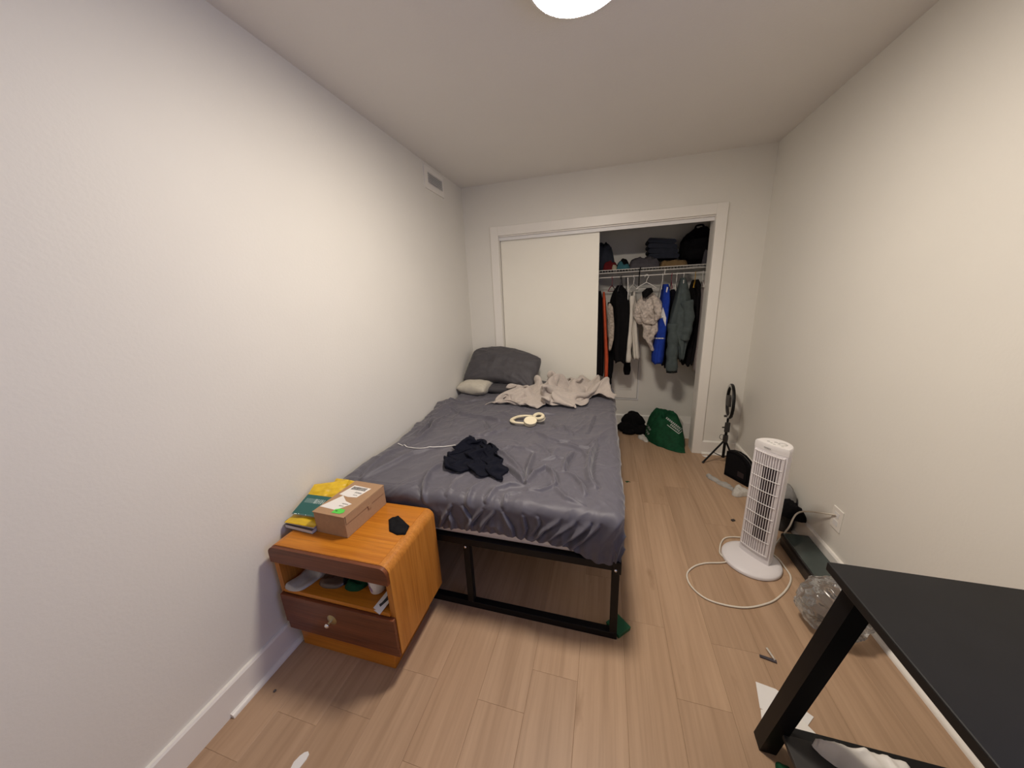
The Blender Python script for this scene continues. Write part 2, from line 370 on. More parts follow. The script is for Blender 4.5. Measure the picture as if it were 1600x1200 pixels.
# ================================================================== soft things: height-field cloth
def poly_sdf(px, py, poly):
    """positive inside"""
    P = np.array(poly, float); d = np.full(px.shape, 1e9); ins = np.zeros(px.shape, bool); n = len(P)
    for k in range(n):
        a, b_ = P[k], P[(k+1) % n]; e = b_-a; wx, wy = px-a[0], py-a[1]
        t = np.clip((wx*e[0]+wy*e[1])/max(1e-12, e@e), 0, 1)
        d = np.minimum(d, np.hypot(wx-e[0]*t, wy-e[1]*t))
        c = ((a[1] > py) != (b_[1] > py)) & (px < (b_[0]-a[0])*(py-a[1])/(b_[1]-a[1]+1e-15)+a[0]); ins ^= c
    return np.where(ins, d, -d)
def smooth_poly(pts, k=6):
    P = [np.array(q, float) for q in pts]; n = len(P); out = []
    for i in range(n):
        p0, p1, p2, p3 = P[i-1], P[i], P[(i+1) % n], P[(i+2) % n]
        for j in range(k):
            t = j/k; out.append(tuple(0.5*((2*p1)+(p2-p0)*t+(2*p0-5*p1+4*p2-p3)*t*t+(3*p1-p0-3*p2+p3)*t**3)))
    return out
def ridge_field(px, py, ridges):
    """ridges: (polyline, amplitude, width) -> sum of rounded creases with a dip along one side"""
    h = np.zeros_like(px)
    for line, A, w in ridges:
        L = [np.array(q[:2], float) for q in line]; seg = [np.linalg.norm(L[i+1]-L[i]) for i in range(len(L)-1)]; tot = sum(seg)
        best = np.full(px.shape, 1e9); sgn = np.zeros(px.shape); par = np.zeros(px.shape); acc = 0
        for i in range(len(L)-1):
            a = L[i]; e = L[i+1]-L[i]; wx, wy = px-a[0], py-a[1]
            t = np.clip((wx*e[0]+wy*e[1])/(e@e), 0, 1); dx, dy = wx-e[0]*t, wy-e[1]*t; d = np.hypot(dx, dy)
            m = d < best; best = np.where(m, d, best); sgn = np.where(m, np.sign(e[0]*dy-e[1]*dx), sgn); par = np.where(m, (acc+seg[i]*t)/tot, par); acc += seg[i]
        s = best*sgn; taper = np.sqrt(np.clip(np.sin(PI*np.clip(par*0.92+0.04, 0, 1)), 0, 1))
        h += A*taper*(np.exp(-(s/w)**2) - 0.85*np.exp(-np.abs(s-1.35*w)/(0.55*w)))
    return h
def pile(name, outline, z0, H, m, parent=None, res=0.008, fold=12.0, famp=0.5, edge=0.05, seed=1, hfun=None, ridges=(), wob=0.010, zfun=None, aniso=(1, 1), smooth=True, rot=0.0, octv=2, sharp=False):
    """cloth heap with rounded rim inside the outline, resting at z0, folds from warped ridged noise"""
    P = np.array(outline if sharp else smooth_poly(outline), float); x0, y0 = P.min(0)-0.02; x1, y1 = P.max(0)+0.02
    nx, ny = int((x1-x0)/res)+2, int((y1-y0)/res)+2
    gx, gy = np.meshgrid(np.linspace(x0, x1, nx), np.linspace(y0, y1, ny), indexing='ij')
    wx = gx + wob*(fbm(gx*22, gy*22, seed+50)-0.5)*2; wy = gy + wob*(fbm(gx*22, gy*22, seed+70)-0.5)*2
    d = poly_sdf(wx, wy, P)
    t = np.clip(d/edge, 0, 1); prof = np.sqrt(np.clip(1-(1-t)**2, 0, 1))
    cr, sr = math.cos(rot), math.sin(rot); ax, ay = gx*cr+gy*sr, -gx*sr+gy*cr
    qx = ax*fold*aniso[0] + 2.2*(fbm(gx*fold*0.5, gy*fold*0.5, seed+9)-0.5); qy = ay*fold*aniso[1] + 2.2*(fbm(gx*fold*0.5+31, gy*fold*0.5, seed+13)-0.5)
    f = ridged(qx, qy, seed, octv); f = (f-f.min())/(f.max()-f.min()+1e-9)
    big = hfun(gx, gy) if hfun is not None else 1.0
    base = zfun(gx, gy) if zfun is not None else np.full(gx.shape, float(z0))
    z = H*prof*big*(1-famp+famp*f) + (ridge_field(gx, gy, ridges)*prof if ridges else 0)
    zz = base + np.maximum(z, 0.0) + 0.0008
    # rim vertices slide on to the outline and down to the ground
    dgx, dgy = np.gradient(d, gx[1, 0]-gx[0, 0], gy[0, 1]-gy[0, 0]); gl = np.hypot(dgx, dgy)+1e-6
    out = d <= 0
    sx = np.where(out, gx-d*dgx/gl/gl, gx); sy = np.where(out, gy-d*dgy/gl/gl, gy); zz = np.where(out, base+0.0008, zz)
    use = d > -1.6*max(gx[1, 0]-gx[0, 0], gy[0, 1]-gy[0, 0])
    ins = d > 0
    anyin = ins[:-1, :-1] | ins[1:, :-1] | ins[1:, 1:] | ins[:-1, 1:]
    allu = use[:-1, :-1] & use[1:, :-1] & use[1:, 1:] & use[:-1, 1:]
    a, b_ = np.nonzero(anyin & allu)
    idx = -np.ones(gx.shape, int); keep = np.zeros(gx.shape, bool)
    for di in (0, 1):
        for dj in (0, 1): keep[a+di, b_+dj] = True
    ii, jj = np.nonzero(keep); idx[ii, jj] = np.arange(len(ii))
    vs = np.stack([sx[ii, jj], sy[ii, jj], zz[ii, jj]], 1)
    fs = np.stack([idx[a, b_], idx[a+1, b_], idx[a+1, b_+1], idx[a, b_+1]], 1)
    me = bpy.data.meshes.new(name); me.from_pydata(vs.tolist(), [], fs.tolist()); me.update()
    return link(name, me, m, parent, smooth)

def fused(name, tubes, m, parent=None, voxel=0.006, it=4, zmin=None, n=12, wr=0.0, seed=1):
    """cloth folds: fat tubes melted into one skin (voxel remesh, then relaxed)"""
    mb = MB()
    for pts, r in tubes:
        P = smooth_path(pts, 6); k = len(P); rs = r if isinstance(r, (list, tuple)) else [r]*len(pts)
        rr_ = np.interp(np.linspace(0, 1, k), np.linspace(0, 1, len(rs)), rs)
        e0, e1 = (P[0]-P[1]).normalized(), (P[-1]-P[-2]).normalized()
        P = [P[0]+e0*rr_[0]*0.8]+P+[P[-1]+e1*rr_[-1]*0.8]; rr_ = [rr_[0]*0.45]+list(rr_)+[rr_[-1]*0.45]
        mb.tube(P, list(rr_), n)
    t = mb.build(name+'_tmp', None)
    md = t.modifiers.new('r', 'REMESH'); md.mode = 'VOXEL'; md.voxel_size = voxel
    sm = t.modifiers.new('s', 'SMOOTH'); sm.iterations = it; sm.factor = 0.5
    dg = bpy.context.evaluated_depsgraph_get(); me = bpy.data.meshes.new_from_object(t.evaluated_get(dg))
    bpy.data.objects.remove(t); me.name = name; me.materials.clear()
    nv = len(me.vertices); co_ = np.empty(nv*3); me.vertices.foreach_get('co', co_); co_ = co_.reshape(-1, 3)
    if wr > 0:
        no = np.empty(nv*3); me.vertices.foreach_get('normal', no); no = no.reshape(-1, 3)
        h = wr*(ridged(co_[:, 0]*22+co_[:, 2]*9, co_[:, 1]*22-co_[:, 2]*13, seed, 2)-0.5); co_ = co_+no*h[:, None]
    if zmin is not None:
        zb_ = zmin(co_[:, 0], co_[:, 1]) if callable(zmin) else zmin
        co_[:, 2] = np.maximum(co_[:, 2], zb_)
    me.vertices.foreach_set('co', co_.ravel()); me.update()
    return link(name, me, m, parent, True)

def cloth_drop(name, X, Y, Z, grow, sd, zfun, m, frames=34, bend=0.25, mass=0.5, parent=None):
    """let a gathered piece of cloth fall on the ground zfun: start positions X, Y, Z (grid); the cloth is larger than its start by grow"""
    nx, ny = X.shape
    gx, gy = np.meshgrid(np.linspace(X.min()-0.15, X.max()+0.15, 72), np.linspace(Y.min()-0.15, Y.max()+0.15, 56), indexing='ij')
    cm = bpy.data.meshes.new('ground'); cm.from_pydata(np.stack([gx, gy, zfun(gx, gy)], -1).reshape(-1, 3).tolist(), [], [(i*56+j, (i+1)*56+j, (i+1)*56+j+1, i*56+j+1) for i in range(71) for j in range(55)])
    g = bpy.data.objects.new('ground', cm); COL.objects.link(g); g.modifiers.new('c', 'COLLISION'); g.collision.thickness_outer = 0.004; g.collision.cloth_friction = 40
    me = bpy.data.meshes.new(name); me.from_pydata(np.stack([X, Y, Z], -1).reshape(-1, 3).tolist(), [], [(i*ny+j, (i+1)*ny+j, (i+1)*ny+j+1, i*ny+j+1) for i in range(nx-1) for j in range(ny-1)]); me.update()
    o = bpy.data.objects.new(name, me); COL.objects.link(o)
    md = o.modifiers.new('cloth', 'CLOTH'); st = md.settings
    st.quality = 6; st.mass = mass; st.tension_stiffness = 12; st.compression_stiffness = 12; st.shear_stiffness = 6; st.bending_stiffness = bend; st.air_damping = 3; st.tension_damping = 8; st.compression_damping = 8
    st.shrink_min = -grow
    cs_ = md.collision_settings; cs_.use_self_collision = True; cs_.self_distance_min = sd; cs_.distance_min = 0.004; cs_.collision_quality = 2
    md.point_cache.frame_start = 1; md.point_cache.frame_end = frames+5
    for f in range(1, frames+1): SC.frame_set(f)
    dg = bpy.context.evaluated_depsgraph_get(); m1 = bpy.data.meshes.new_from_object(o.evaluated_get(dg))
    bpy.data.objects.remove(o); bpy.data.objects.remove(g); SC.frame_set(1)
    t = bpy.data.objects.new('t', m1); COL.objects.link(t); ss = t.modifiers.new('s', 'SUBSURF'); ss.levels = 1
    so = t.modifiers.new('k', 'SOLIDIFY'); so.thickness = 0.003; so.offset = 1
    dg = bpy.context.evaluated_depsgraph_get(); m2 = bpy.data.meshes.new_from_object(t.evaluated_get(dg)); bpy.data.objects.remove(t)
    m2.name = name; m2.materials.clear()
    return link(name, m2, m, parent, True)

# ================================================================== the bed
BX0, BX1, BY0, BY1 = 0.022, 1.385, -1.945, -0.03
bed = empty('bed_frame', (0.70, -0.98, 0)); tag(bed, 'black square-tube metal bed frame against the left wall', 'bed frame')
def bedbox(name, x0, x1, y0, y1, z0, z1, m=M_black, b=0.002):
    return box(name, (x0-0.70, x1-0.70, y0+0.98, y1+0.98, z0, z1), m, bed, b)
for (ya, yb) in ((BY0, BY0+0.032), (BY1-0.032, BY1)):
    bedbox('floor_bar', 0.035, 1.384, ya, yb, 0.0, 0.034)
    bedbox('end_rail', 0.035, 1.384, ya, yb, 0.357, 0.392)
    for xc in (0.052, 0.710, 1.368): bedbox('post', xc-0.0155, xc+0.0155, ya+0.0005, yb-0.0005, 0.034, 0.357)
for xc in (0.052, 1.368): bedbox('side_rail', xc-0.016, xc+0.016, BY0+0.032, BY1-0.032, 0.357, 0.392)
bedbox('centre_rail', 0.694, 0.726, BY0+0.032, BY1-0.032, 0.340, 0.372)
for yc in (-1.30, -0.65):
    for xc in (0.052, 0.710, 1.368): bedbox('post', xc-0.014, xc+0.014, yc-0.014, yc+0.014, 0.0, 0.341)
for k in range(11):
    yc = BY0+0.12+k*0.166; bedbox('slat', 0.07, 1.352, yc-0.022, yc+0.022, 0.374, 0.388)
bedbox('corner_bracket', 1.355, 1.389, BY0-0.004, BY0+0.03, 0.345, 0.402)
for (xc, zc) in ((0.705, 0.345), (1.367, 0.362)):
    MB().lathe([(0.0001, 0.0035), (0.004, 0.003), (0.006, 0.0)], 12, (xc-0.70, BY0+0.98-(0.004 if xc > 1 else 0), zc), Matrix.Rotation(PI/2, 4, 'X')).build('bolt', M_chrome, bed, smooth=True)

mt = box('mattress', (BX0+0.012, BX1-0.010, BY0+0.012, BY1-0.004, 0.394, 0.566), M_mattress, None, 0.03)
tag(mt, 'white mattress showing below the grey sheet at the foot end', 'mattress')

# fitted sheet: unfolded grid wrapped over the mattress, creases traced along their lines
ZT = 0.606
def Lz(*pts): return [tuple(at_z(u, v, ZT))[:2] for (u, v) in pts]
RID = []
for A, w, pts in (
    (.013, .013, ((871, 693), (884, 698), (898, 702), (911, 708), (919, 719))),
    (.018, .020, ((931, 692), (923, 713), (919, 734), (922, 750), (930, 760))),
    (.013, .016, ((895, 708), (884, 722), (880, 735))),
    (.015, .014, ((823, 754), (826, 734), (835, 710))),
    (.013, .015, ((821, 755), (805, 740), (793, 728))),
    (.015, .016, ((824, 755), (835, 740), (853, 732), (864, 740), (868, 755))),
    (.013, .018, ((760, 780), (775, 765), (797, 759), (821, 759))),
    (.009, .012, ((824, 768), (844, 768), (859, 762), (868, 755))),
    (.010, .016, ((868, 762), (884, 779), (910, 788))),
    (.012, .016, ((883, 737), (899, 746), (910, 758), (914, 771))),
    (.012, .015, ((835, 675), (856, 686), (874, 690), (892, 690))),
    (.010, .012, ((865, 666), (871, 672), (879, 674))),
    (.010, .012, ((880, 665), (887, 674), (895, 680))),
    (.011, .015, ((889, 690), (904, 699), (919, 701), (932, 688), (948, 681))),
    (.010, .016, ((760, 656), (775, 659), (790, 661))),
    (.010, .014, ((782, 647), (797, 653))),
    (.012, .015, ((760, 683), (775, 678), (790, 674), (797, 667))),
    (.011, .016, ((820, 639), (830, 645), (850, 648), (868, 648))),
    (.008, .018, ((928, 650), (923, 663), (917, 676))),
    (.015, .020, ((567, 748), (607, 729), (645, 711), (675, 703))),
    (.015, .018, ((660, 776), (664, 756), (672, 742), (690, 727))),
    (.016, .018, ((640, 696), (660, 685), (672, 675), (680, 663), (693, 654))),
    (.011, .014, ((690, 696), (712, 688), (750, 685), (774, 678))),
    (.014, .016, ((706, 643), (724, 651), (750, 654), (780, 660))),
    (.012, .018, ((699, 636), (727, 631), (750, 628), (785, 622))),
    (.014, .016, ((652, 681), (670, 667), (675, 657))),
    (.014, .018, ((567, 742), (592, 723), (615, 708), (636, 697))),
    (.009, .013, ((756, 660), (762, 672), (768, 676))),
    (.012, .016, ((643, 672), (660, 657), (680, 645))),
    (.008, .02, ((700, 770), (712, 755), (730, 745))),
    (.009, .02, ((728, 782), (738, 765), (755, 752))),
    (.008, .015, ((786, 786), (790, 775), (815, 770))),
    (.008, .015, ((845, 720), (870, 716), (884, 716))),
    (.008, .015, ((835, 695), (850, 702), (858, 712))),
    (.009, .014, ((790, 700), (815, 703), (835, 707))),
    (.010, .016, ((770, 700), (790, 712), (812, 735), (820, 750))),
): RID.append((Lz(*pts), A, w))
for A, w, pts in (((.010, .012, ((704, 788), (691, 817), (686, 830))), (.008, .010, ((722, 786), (736, 812), (738, 828))), (.010, .012, ((752, 796), (732, 823), (729, 834))),
                   (.009, .010, ((772, 802), (757, 817), (750, 832))), (.008, .010, ((786, 802), (800, 826), (803, 840))), (.009, .010, ((818, 806), (822, 828), (815, 845))),
                   (.011, .012, ((872, 802), (850, 828), (833, 845))), (.011, .012, ((897, 806), (872, 832), (850, 848))), (.012, .013, ((920, 814), (893, 840), (868, 854))), (.011, .013, ((934, 822), (908, 846), (888, 860))),
                   (.008, .010, ((840, 806), (842, 820), (832, 836))), (.008, .01, ((700, 800), (708, 815), (707, 830))))):
    L = []
    for (u, vv) in pts:
        p = at_y(u, vv, BY0); L.append((p.x, BY0 + 0.055 - (0.055*PI/2 + max(0.0, ZT-0.055-p.z))))
    RID.append((L, A, w))
def sheet_mesh():
    R = 0.046
    ix0, ix1, iy0, iy1 = BX0+0.045, BX1-R+0.012, BY0+R-0.004, BY1
    na, nb = 400, 560
    a = np.linspace(ix0-0.075, ix1+R*PI/2+0.125, na); b = np.linspace(iy0-(R*PI/2+0.135), BY1, nb)
    A, B = np.meshgrid(a, b, indexing='ij')
    # hem: how far each line hangs at the foot end
    hem = np.interp(a, [0.0, 0.45, 0.60, 0.9, 1.18, 1.28, 1.36, 1.45, 1.6], [.136, .132, .120, .106, .120, .172, .175, .135, .10])
    # compress rows of the drop so the hem line follows
    over = np.clip(iy0-B, 0, None); mx = R*PI/2+0.135
    B = np.where(over > 0, iy0-over*((R*PI/2+hem[:, None])/mx), B)
    da = np.where(A > ix1, A-ix1, np.where(A < ix0, A-ix0, 0)); db = np.where(B < iy0, B-iy0, 0)
    rho = np.hypot(da, db)+1e-12; ux, uy = da/rho, db/rho
    arc = np.minimum(rho/R, PI/2); hx = R*np.sin(arc); vz = R*(1-np.cos(arc))+np.maximum(0, rho-R*PI/2)
    X = np.clip(A, ix0, ix1)+ux*hx; Y = np.maximum(B, iy0)+uy*hx; Z = ZT-vz
    lift = 0.010*np.exp(-((A-0.5)/0.5)**2-((B+1.0)/0.8)**2)     # slight crown
    N = np.stack([ux*np.sin(arc), uy*np.sin(arc), np.cos(arc)], -1)
    h = 1.75*ridge_field(A, B, [(L, a_, w_*0.72) for L, a_, w_ in RID])
    h += 0.005*(fbm(A*7+3, B*5, 3)-0.5) + 0.010*(ridged(A*6+fbm(A*4, B*4, 8)*2.5, B*5+fbm(A*4, B*4, 4)*2.5, 21, 3)-0.5) + 0.012*(ridged(A*9-B*4+fbm(A*3, B*3, 14)*3, B*3+A*1.5+fbm(A*3, B*3, 15)*2, 27, 2)**2-0.4)
    # bunched cloth along the wall towards the head
    g = np.exp(-((A-0.06)/0.09)**2)*np.exp(-((B+0.82)/0.12)**2)
    h += 0.055*g*(0.6+0.8*ridged(A*14, B*14, 5, 2)) + 0.018*np.exp(-((A-0.05)/0.10)**2)*sstep((B+1.5)/0.4)*ridged(A*9, B*11, 6, 2)
    # gathers at the elastic hem
    low = sstep((over-0.09)/0.13); h += low*0.0045*np.sin(A*140+7*fbm(A*9, B*3, 2))*(A < 1.36)
    X = X+N[..., 0]*h; Y = Y+N[..., 1]*h; Z = Z+N[..., 2]*h+lift*(arc < 0.01)
    X = np.maximum(X, 0.004); Y = np.minimum(Y, BY1+0.02)
    vs = np.stack([X, Y, Z], -1).reshape(-1, 3)
    i, j = np.meshgrid(np.arange(na-1), np.arange(nb-1), indexing='ij')
    k = (i*nb+j).ravel(); fs = np.stack([k, k+nb, k+nb+1, k+1], 1)
    me = bpy.data.meshes.new('fitted_sheet'); me.from_pydata(vs.tolist(), [], fs.tolist()); me.update()
    return me
sheet_me = sheet_mesh()
sheet = link('fitted_sheet', sheet_me, M_sheet, None, True)
tag(sheet, 'rumpled dark grey fitted sheet stretched over the mattress', 'bed sheet')
sheet_bvh = BVHTree.FromPolygons([v.co.copy() for v in sheet_me.vertices], [tuple(p.vertices) for p in sheet_me.polygons])
def bed_z(x, y):
    r = sheet_bvh.ray_cast(Vector((x, y, 2.0)), Vector((0, 0, -1))); return r[0].z if r[0] is not None else ZT
def bed_zgrid(gx, gy):
    xs = np.linspace(gx.min(), gx.max(), 24); ys = np.linspace(gy.min(), gy.max(), 24)
    g = np.array([[bed_z(x, y) for y in ys] for x in xs])
    fx = (gx-xs[0])/(xs[-1]-xs[0])*23; fy = (gy-ys[0])/(ys[-1]-ys[0])*23
    i = np.clip(fx.astype(int), 0, 22); j = np.clip(fy.astype(int), 0, 22); fx = fx-i; fy = fy-j
    return (g[i, j]*(1-fx)+g[i+1, j]*fx)*(1-fy)+(g[i, j+1]*(1-fx)+g[i+1, j+1]*fx)*fy

def cushion(name, m, w, l, h, M, seed=1, parent=None, pinch=0.12, n=64, wr=0.012, rib=None, arch=0.0):
    """pillow: two bulged faces meeting at a seam, corners drawn out"""
    u = np.linspace(-1, 1, n); U, V = np.meshgrid(u, u, indexing='ij')
    sx = U*(1-pinch*(1-V**2)*np.abs(U)**3*0.9); sy = V*(1-pinch*(1-U**2)*np.abs(V)**3*0.9)
    kq = 0.16; sx = sx*np.sqrt(1-kq*V**4); sy = sy*np.sqrt(1-kq*U**4)
    t = np.clip((1-np.abs(U)**2.6)*(1-np.abs(V)**2.6), 0, 1)**0.40
    X, Y = sx*w/2, sy*l/2; out = []; fs = []
    Y = Y - arch*U**2 + 0.4*arch*np.sin(U*2.2+seed)
    rad = np.sin(np.arctan2(np.abs(V)-1.05, np.abs(U)-1.05)*16)*np.exp(-np.hypot(np.abs(U)-1, np.abs(V)-1)*2.2)
    for s in (1, -1):
        fold = wr*((ridged(X*7+seed, Y*7, seed+(s > 0), 3)-0.55)) * np.minimum(1, t*1.4)
        Zc = s*h/2*t*(1+0.25*(fbm(U*1.3+seed, V*1.3, seed+3, 2)-0.5)) + s*fold + s*wr*0.35*rad*np.minimum(1, t*1.5)
        if rib is not None: Zc = Zc + s*rib[1]*np.abs(np.sin(Y*PI/rib[0]))*np.minimum(1, t*2)
        base = len(out); out += [M @ Vector(q) for q in np.stack([X, Y, Zc], -1).reshape(-1, 3).tolist()]
        for i in range(n-1):
            for j in range(n-1):
                k = base+i*n+j; f = (k, k+n, k+n+1, k+1); fs.append(f if s > 0 else f[::-1])
    me = bpy.data.meshes.new(name); me.from_pydata([tuple(q) for q in out], [], fs); me.update()
    bm = bmesh.new(); bm.from_mesh(me); bmesh.ops.remove_doubles(bm, verts=bm.verts, dist=0.0006); bm.to_mesh(me); bm.free()
    return link(name, me, m, parent, True)
Tm, Rm = Matrix.Translation, Matrix.Rotation
def eul(x, y, z): return Rm(math.radians(z), 4, 'Z') @ Rm(math.radians(y), 4, 'Y') @ Rm(math.radians(x), 4, 'X')
p2 = cushion('pillow', M_pillow, 0.56, 0.34, 0.095, Tm((0.53, -0.27, 0.657)) @ eul(3, 0, -4), 4)
tag(p2, 'dark grey pillow lying flat under the upright pillow and the beige blanket', 'pillow', 'pillows at the head of the bed')
p1 = cushion('pillow', M_pillow, 0.72, 0.40, 0.15, Tm((0.385, -0.205, 0.835)) @ eul(43, 6, -2), 2, pinch=0.05, wr=0.034, arch=0.035)
tag(p1, 'plump dark grey pillow propped up against the closet door', 'pillow', 'pillows at the head of the bed')
p3 = cushion('pillow', M_knit, 0.30, 0.36, 0.115, Tm((0.165, -0.33, 0.672)) @ eul(0, 3, -6), 7, wr=0.006, rib=(0.026, 0.0065))
tag(p3, 'cream ribbed pillow tucked into the corner by the left wall', 'pillow', 'pillows at the head of the bed')

# crumpled blanket: heap with deep folds, right end flung towards the bed edge
def mound(x, y):
    g = lambda cx, cy, sx, sy, a: a*np.exp(-(((x-cx)/sx)**2+((y-cy)/sy)**2)**1.5)
    return np.maximum.reduce([g(.60, -.50, .12, .11, .080), g(.87, -.47, .14, .14, .095), g(1.12, -.26, .24, .09, .080), g(1.28, -.45, .06, .14, .03)])
cu, cv = np.meshgrid(np.linspace(0, 1, 68), np.linspace(0, 1, 50), indexing='ij')
cX = .610+.635*cu+.030*np.sin(cv*15+cu*5)+.014*np.sin(cv*29+1)
cY = -.50+.20*cu**1.3+.045*np.sin(cu*9)+(.27+.05*np.sin(cu*12))*(cv-.5)+.03*np.sin(cu*17+cv*4)
cZ = np.maximum(.662+mound(cX, cY)+.050*np.sin(cv*21+3*np.sin(cu*6))+.040*np.sin(cu*29+2*np.sin(cv*7)), .632+mound(cX, cY))
bk = cloth_drop('throw_blanket', cX, cY, cZ, 0.47, 0.005, lambda x, y: ZT+0.006+mound(x, y), M_blanket, 52, 0.16, 1.1)
tag(bk, 'crumpled beige fleece blanket bunched across the head of the bed', 'blanket')

# dark T-shirt dropped on the sheet
cu, cv = np.meshgrid(np.linspace(0, 1, 34), np.linspace(0, 1, 31), indexing='ij')
def bil(c00, c10, c11, c01): return [c00[k]*(1-cu)*(1-cv)+c10[k]*cu*(1-cv)+c11[k]*cu*cv+c01[k]*(1-cu)*cv for k in (0, 1)]
cX, cY = bil((.525, -1.725), (.80, -1.705), (.695, -1.475), (.50, -1.49))
cX = cX+.014*np.sin(cv*21+cu*3); cY = cY+.014*np.sin(cu*19+cv*5)+.05*np.exp(-((cu-.45)/.25)**2)*cv
cZ = ZT+.036+.012*np.sin(cv*13+2*np.sin(cu*5))+.010*np.sin(cu*15+2*np.sin(cv*6))
ts = cloth_drop('t_shirt', cX, cY, cZ, 0.46, 0.0035, bed_zgrid, M_navy, 30, 0.12)
tag(ts, 'crumpled black T-shirt lying in the middle of the grey sheet', 'shirt')

# charging cable running from the wall to the shirt
pts = []
for (u, vv) in ((622, 693), (636, 699), (655, 702), (675, 702), (695, 699), (712, 698)):
    p = at_z(u, vv, 0.612); pts.append((max(p.x, 0.03), p.y, bed_z(max(p.x, 0.05), p.y)+0.004))
cb = tube('charging_cable', [(q.x, q.y, max(q.z, bed_z(q.x, q.y)+0.0045)) for q in smooth_path(pts, 14)], 0.0026, M_cable)
tag(cb, 'thin white charging cable running from the wall to the black shirt', 'cable')

# headphones lying on the sheet
hz = bed_z(0.79, -1.05)+0.004
hp = empty('headphones', (0.79, -1.045, hz)); tag(hp, 'cream over-ear headphones lying on the grey bed sheet', 'headphones')
band = [(0.070, 0.052), (0.02, 0.070), (-0.03, 0.068), (-0.075, 0.048), (-0.100, 0.010), (-0.098, -0.024), (-0.072, -0.052), (-0.03, -0.068), (0.015, -0.070)]
bp_ = [Vector((x, y, 0.017+0.004*math.sin(i))) for i, (x, y) in enumerate(band)]
MB().tube(smooth_path(bp_, 6), [0.0085]*49, 10).build('headband', M_cream, hp, smooth=True)
MB().tube(smooth_path([(q.x*0.93, q.y*0.93, q.z+0.001) for q in bp_[2:7]], 6), 0.0105, 10).build('headband_pad', M_creampad, hp, smooth=True)
for (cx, cy, yaw, tilt) in ((0.046, -0.056, 35, 208), (0.092, 0.010, -20, 22)):
    Mx = Tm((cx, cy, 0.034)) @ eul(tilt, 0, yaw) @ Matrix.Diagonal((1.15, 0.92, 1, 1))
    MB().lathe([(0.0001, 0.012), (0.025, 0.012), (0.036, 0.007), (0.040, -0.002), (0.038, -0.008), (0.0001, -0.010)], 28, (0, 0, 0), Mx).build('ear_cup', M_cream, hp, smooth=True, angle=50)
    MB().lathe([(0.018, 0.012), (0.021, 0.024), (0.030, 0.026), (0.038, 0.019), (0.039, 0.008), (0.034, 0.006)], 28, (0, 0, 0), Mx).build('ear_pad', M_creampad, hp, smooth=True)
    MB().lathe([(0.0001, 0.0125), (0.020, 0.0125)], 24, (0, 0, 0), Mx).build('speaker_mesh', M_darkpl, hp)
for (a, b_) in (((0.015, -0.070, 0.018), (0.046, -0.056, 0.034)), ((0.070, 0.052, 0.019), (0.092, 0.010, 0.034))):
    tube('yoke', [a, b_], 0.006, M_darkpl, hp)

# ================================================================== nightstand
NX, NYF, NW, ND, NH, NB = 0.035, -2.317, 0.545, 0.345, 0.543, 0.135
ns = empty('nightstand', (NX, NYF, 0), math.radians(0.6)); tag(ns, 'orange oak nightstand with dark walnut drawer and open shelf', 'nightstand')
th, rr = 0.022, 0.034
outer = rounded(0, NW, NB, NH, rr, 8, (0, 0, 1, 1)); inner = rounded(th, NW-th, NB, NH-th, rr-th*0.6, 8, (0, 0, 1, 1))
def shell(name, m, outer, inner, y0, y1, parent):
    n = len(outer); mb = MB(); vs = []
    for (P, y) in ((outer, y0), (outer, y1), (inner, y0), (inner, y1)): vs += [(x, y, z) for x, z in P]
    fs = []
    for i in range(n):
        j = (i+1) % n
        if j == 1: continue          # open below
        fs += [(i, j, n+j, n+i), (2*n+j, 2*n+i, 3*n+i, 3*n+j), (j, i, 2*n+i, 2*n+j), (n+i, n+j, 3*n+j, 3*n+i)]
    for e in (0, 1): fs.append((e, n+e, 3*n+e, 2*n+e))
    return mb.add(vs, fs).build(name, m, parent, smooth=True, angle=35)
shell('carcass', M_oakv, outer, inner, 0.010, ND, ns)
# the top is its own veneered board between the rounded side mouldings
box('top_panel', (rr+0.004, NW-rr-0.004, 0.012, ND-0.004, NH-0.004, NH+0.0012), M_oak, ns, 0.0006)
box('back_panel', (th, NW-th, ND-0.012, ND-0.002, NB, NH-th), M_oakv, ns)
box('bottom_panel', (th, NW-th, 0.02, ND-0.012, NB, NB+0.016), M_oakv, ns)
box('shelf_board', (th, NW-th, 0.004, ND-0.012, 0.318, 0.335), M_oak, ns, 0.001)
MB().prism([(x, z) for x, z in rounded(0.002, NW-0.002, 0.470, NH-0.002, 0.030, 8, (0, 0, 1, 1))], 0.016, Matrix(((1, 0, 0, 0), (0, 0, 1, -0.004), (0, 1, 0, 0), (0, 0, 0, 1)))).build('front_rail', M_walnut, ns)
dr = box('drawer', (0.006, NW-0.004, -0.006, 0.014, 0.172, 0.312), M_walnut, ns, 0.002)
box('drawer_lip', (0.006, NW-0.004, 0.000, 0.016, 0.128, 0.170), M_walnut, dr, 0.003)
box('drawer_box', (th+0.004, NW-th-0.004, 0.014, ND-0.03, 0.155, 0.30), M_oakv, dr)
kx, kz = 0.252, 0.243
MB().lathe([(0.0001, 0.004), (0.016, 0.004), (0.021, 0.0015), (0.0225, 0.0004)], 32, (kx, -0.006, kz), Rm(PI/2, 4, 'X') @ Matrix.Diagonal((1, 1, -1, 1)) @ Matrix.Diagonal((1, 1, -1, 1))).build('pull_plate', M_brass, dr, smooth=True)
MB().lathe([(0.0001, 0.030), (0.006, 0.0295), (0.0095, 0.025), (0.0095, 0.021), (0.006, 0.016), (0.0045, 0.010), (0.0045, 0.0)], 24, (kx, -0.008, kz), Rm(PI/2, 4, 'X')).build('knob', M_chrome, dr, smooth=True)
box('plinth', (0.012, NW-0.066, 0.034, ND-0.03, 0.0, NB), M_oak, ns, 0.003)

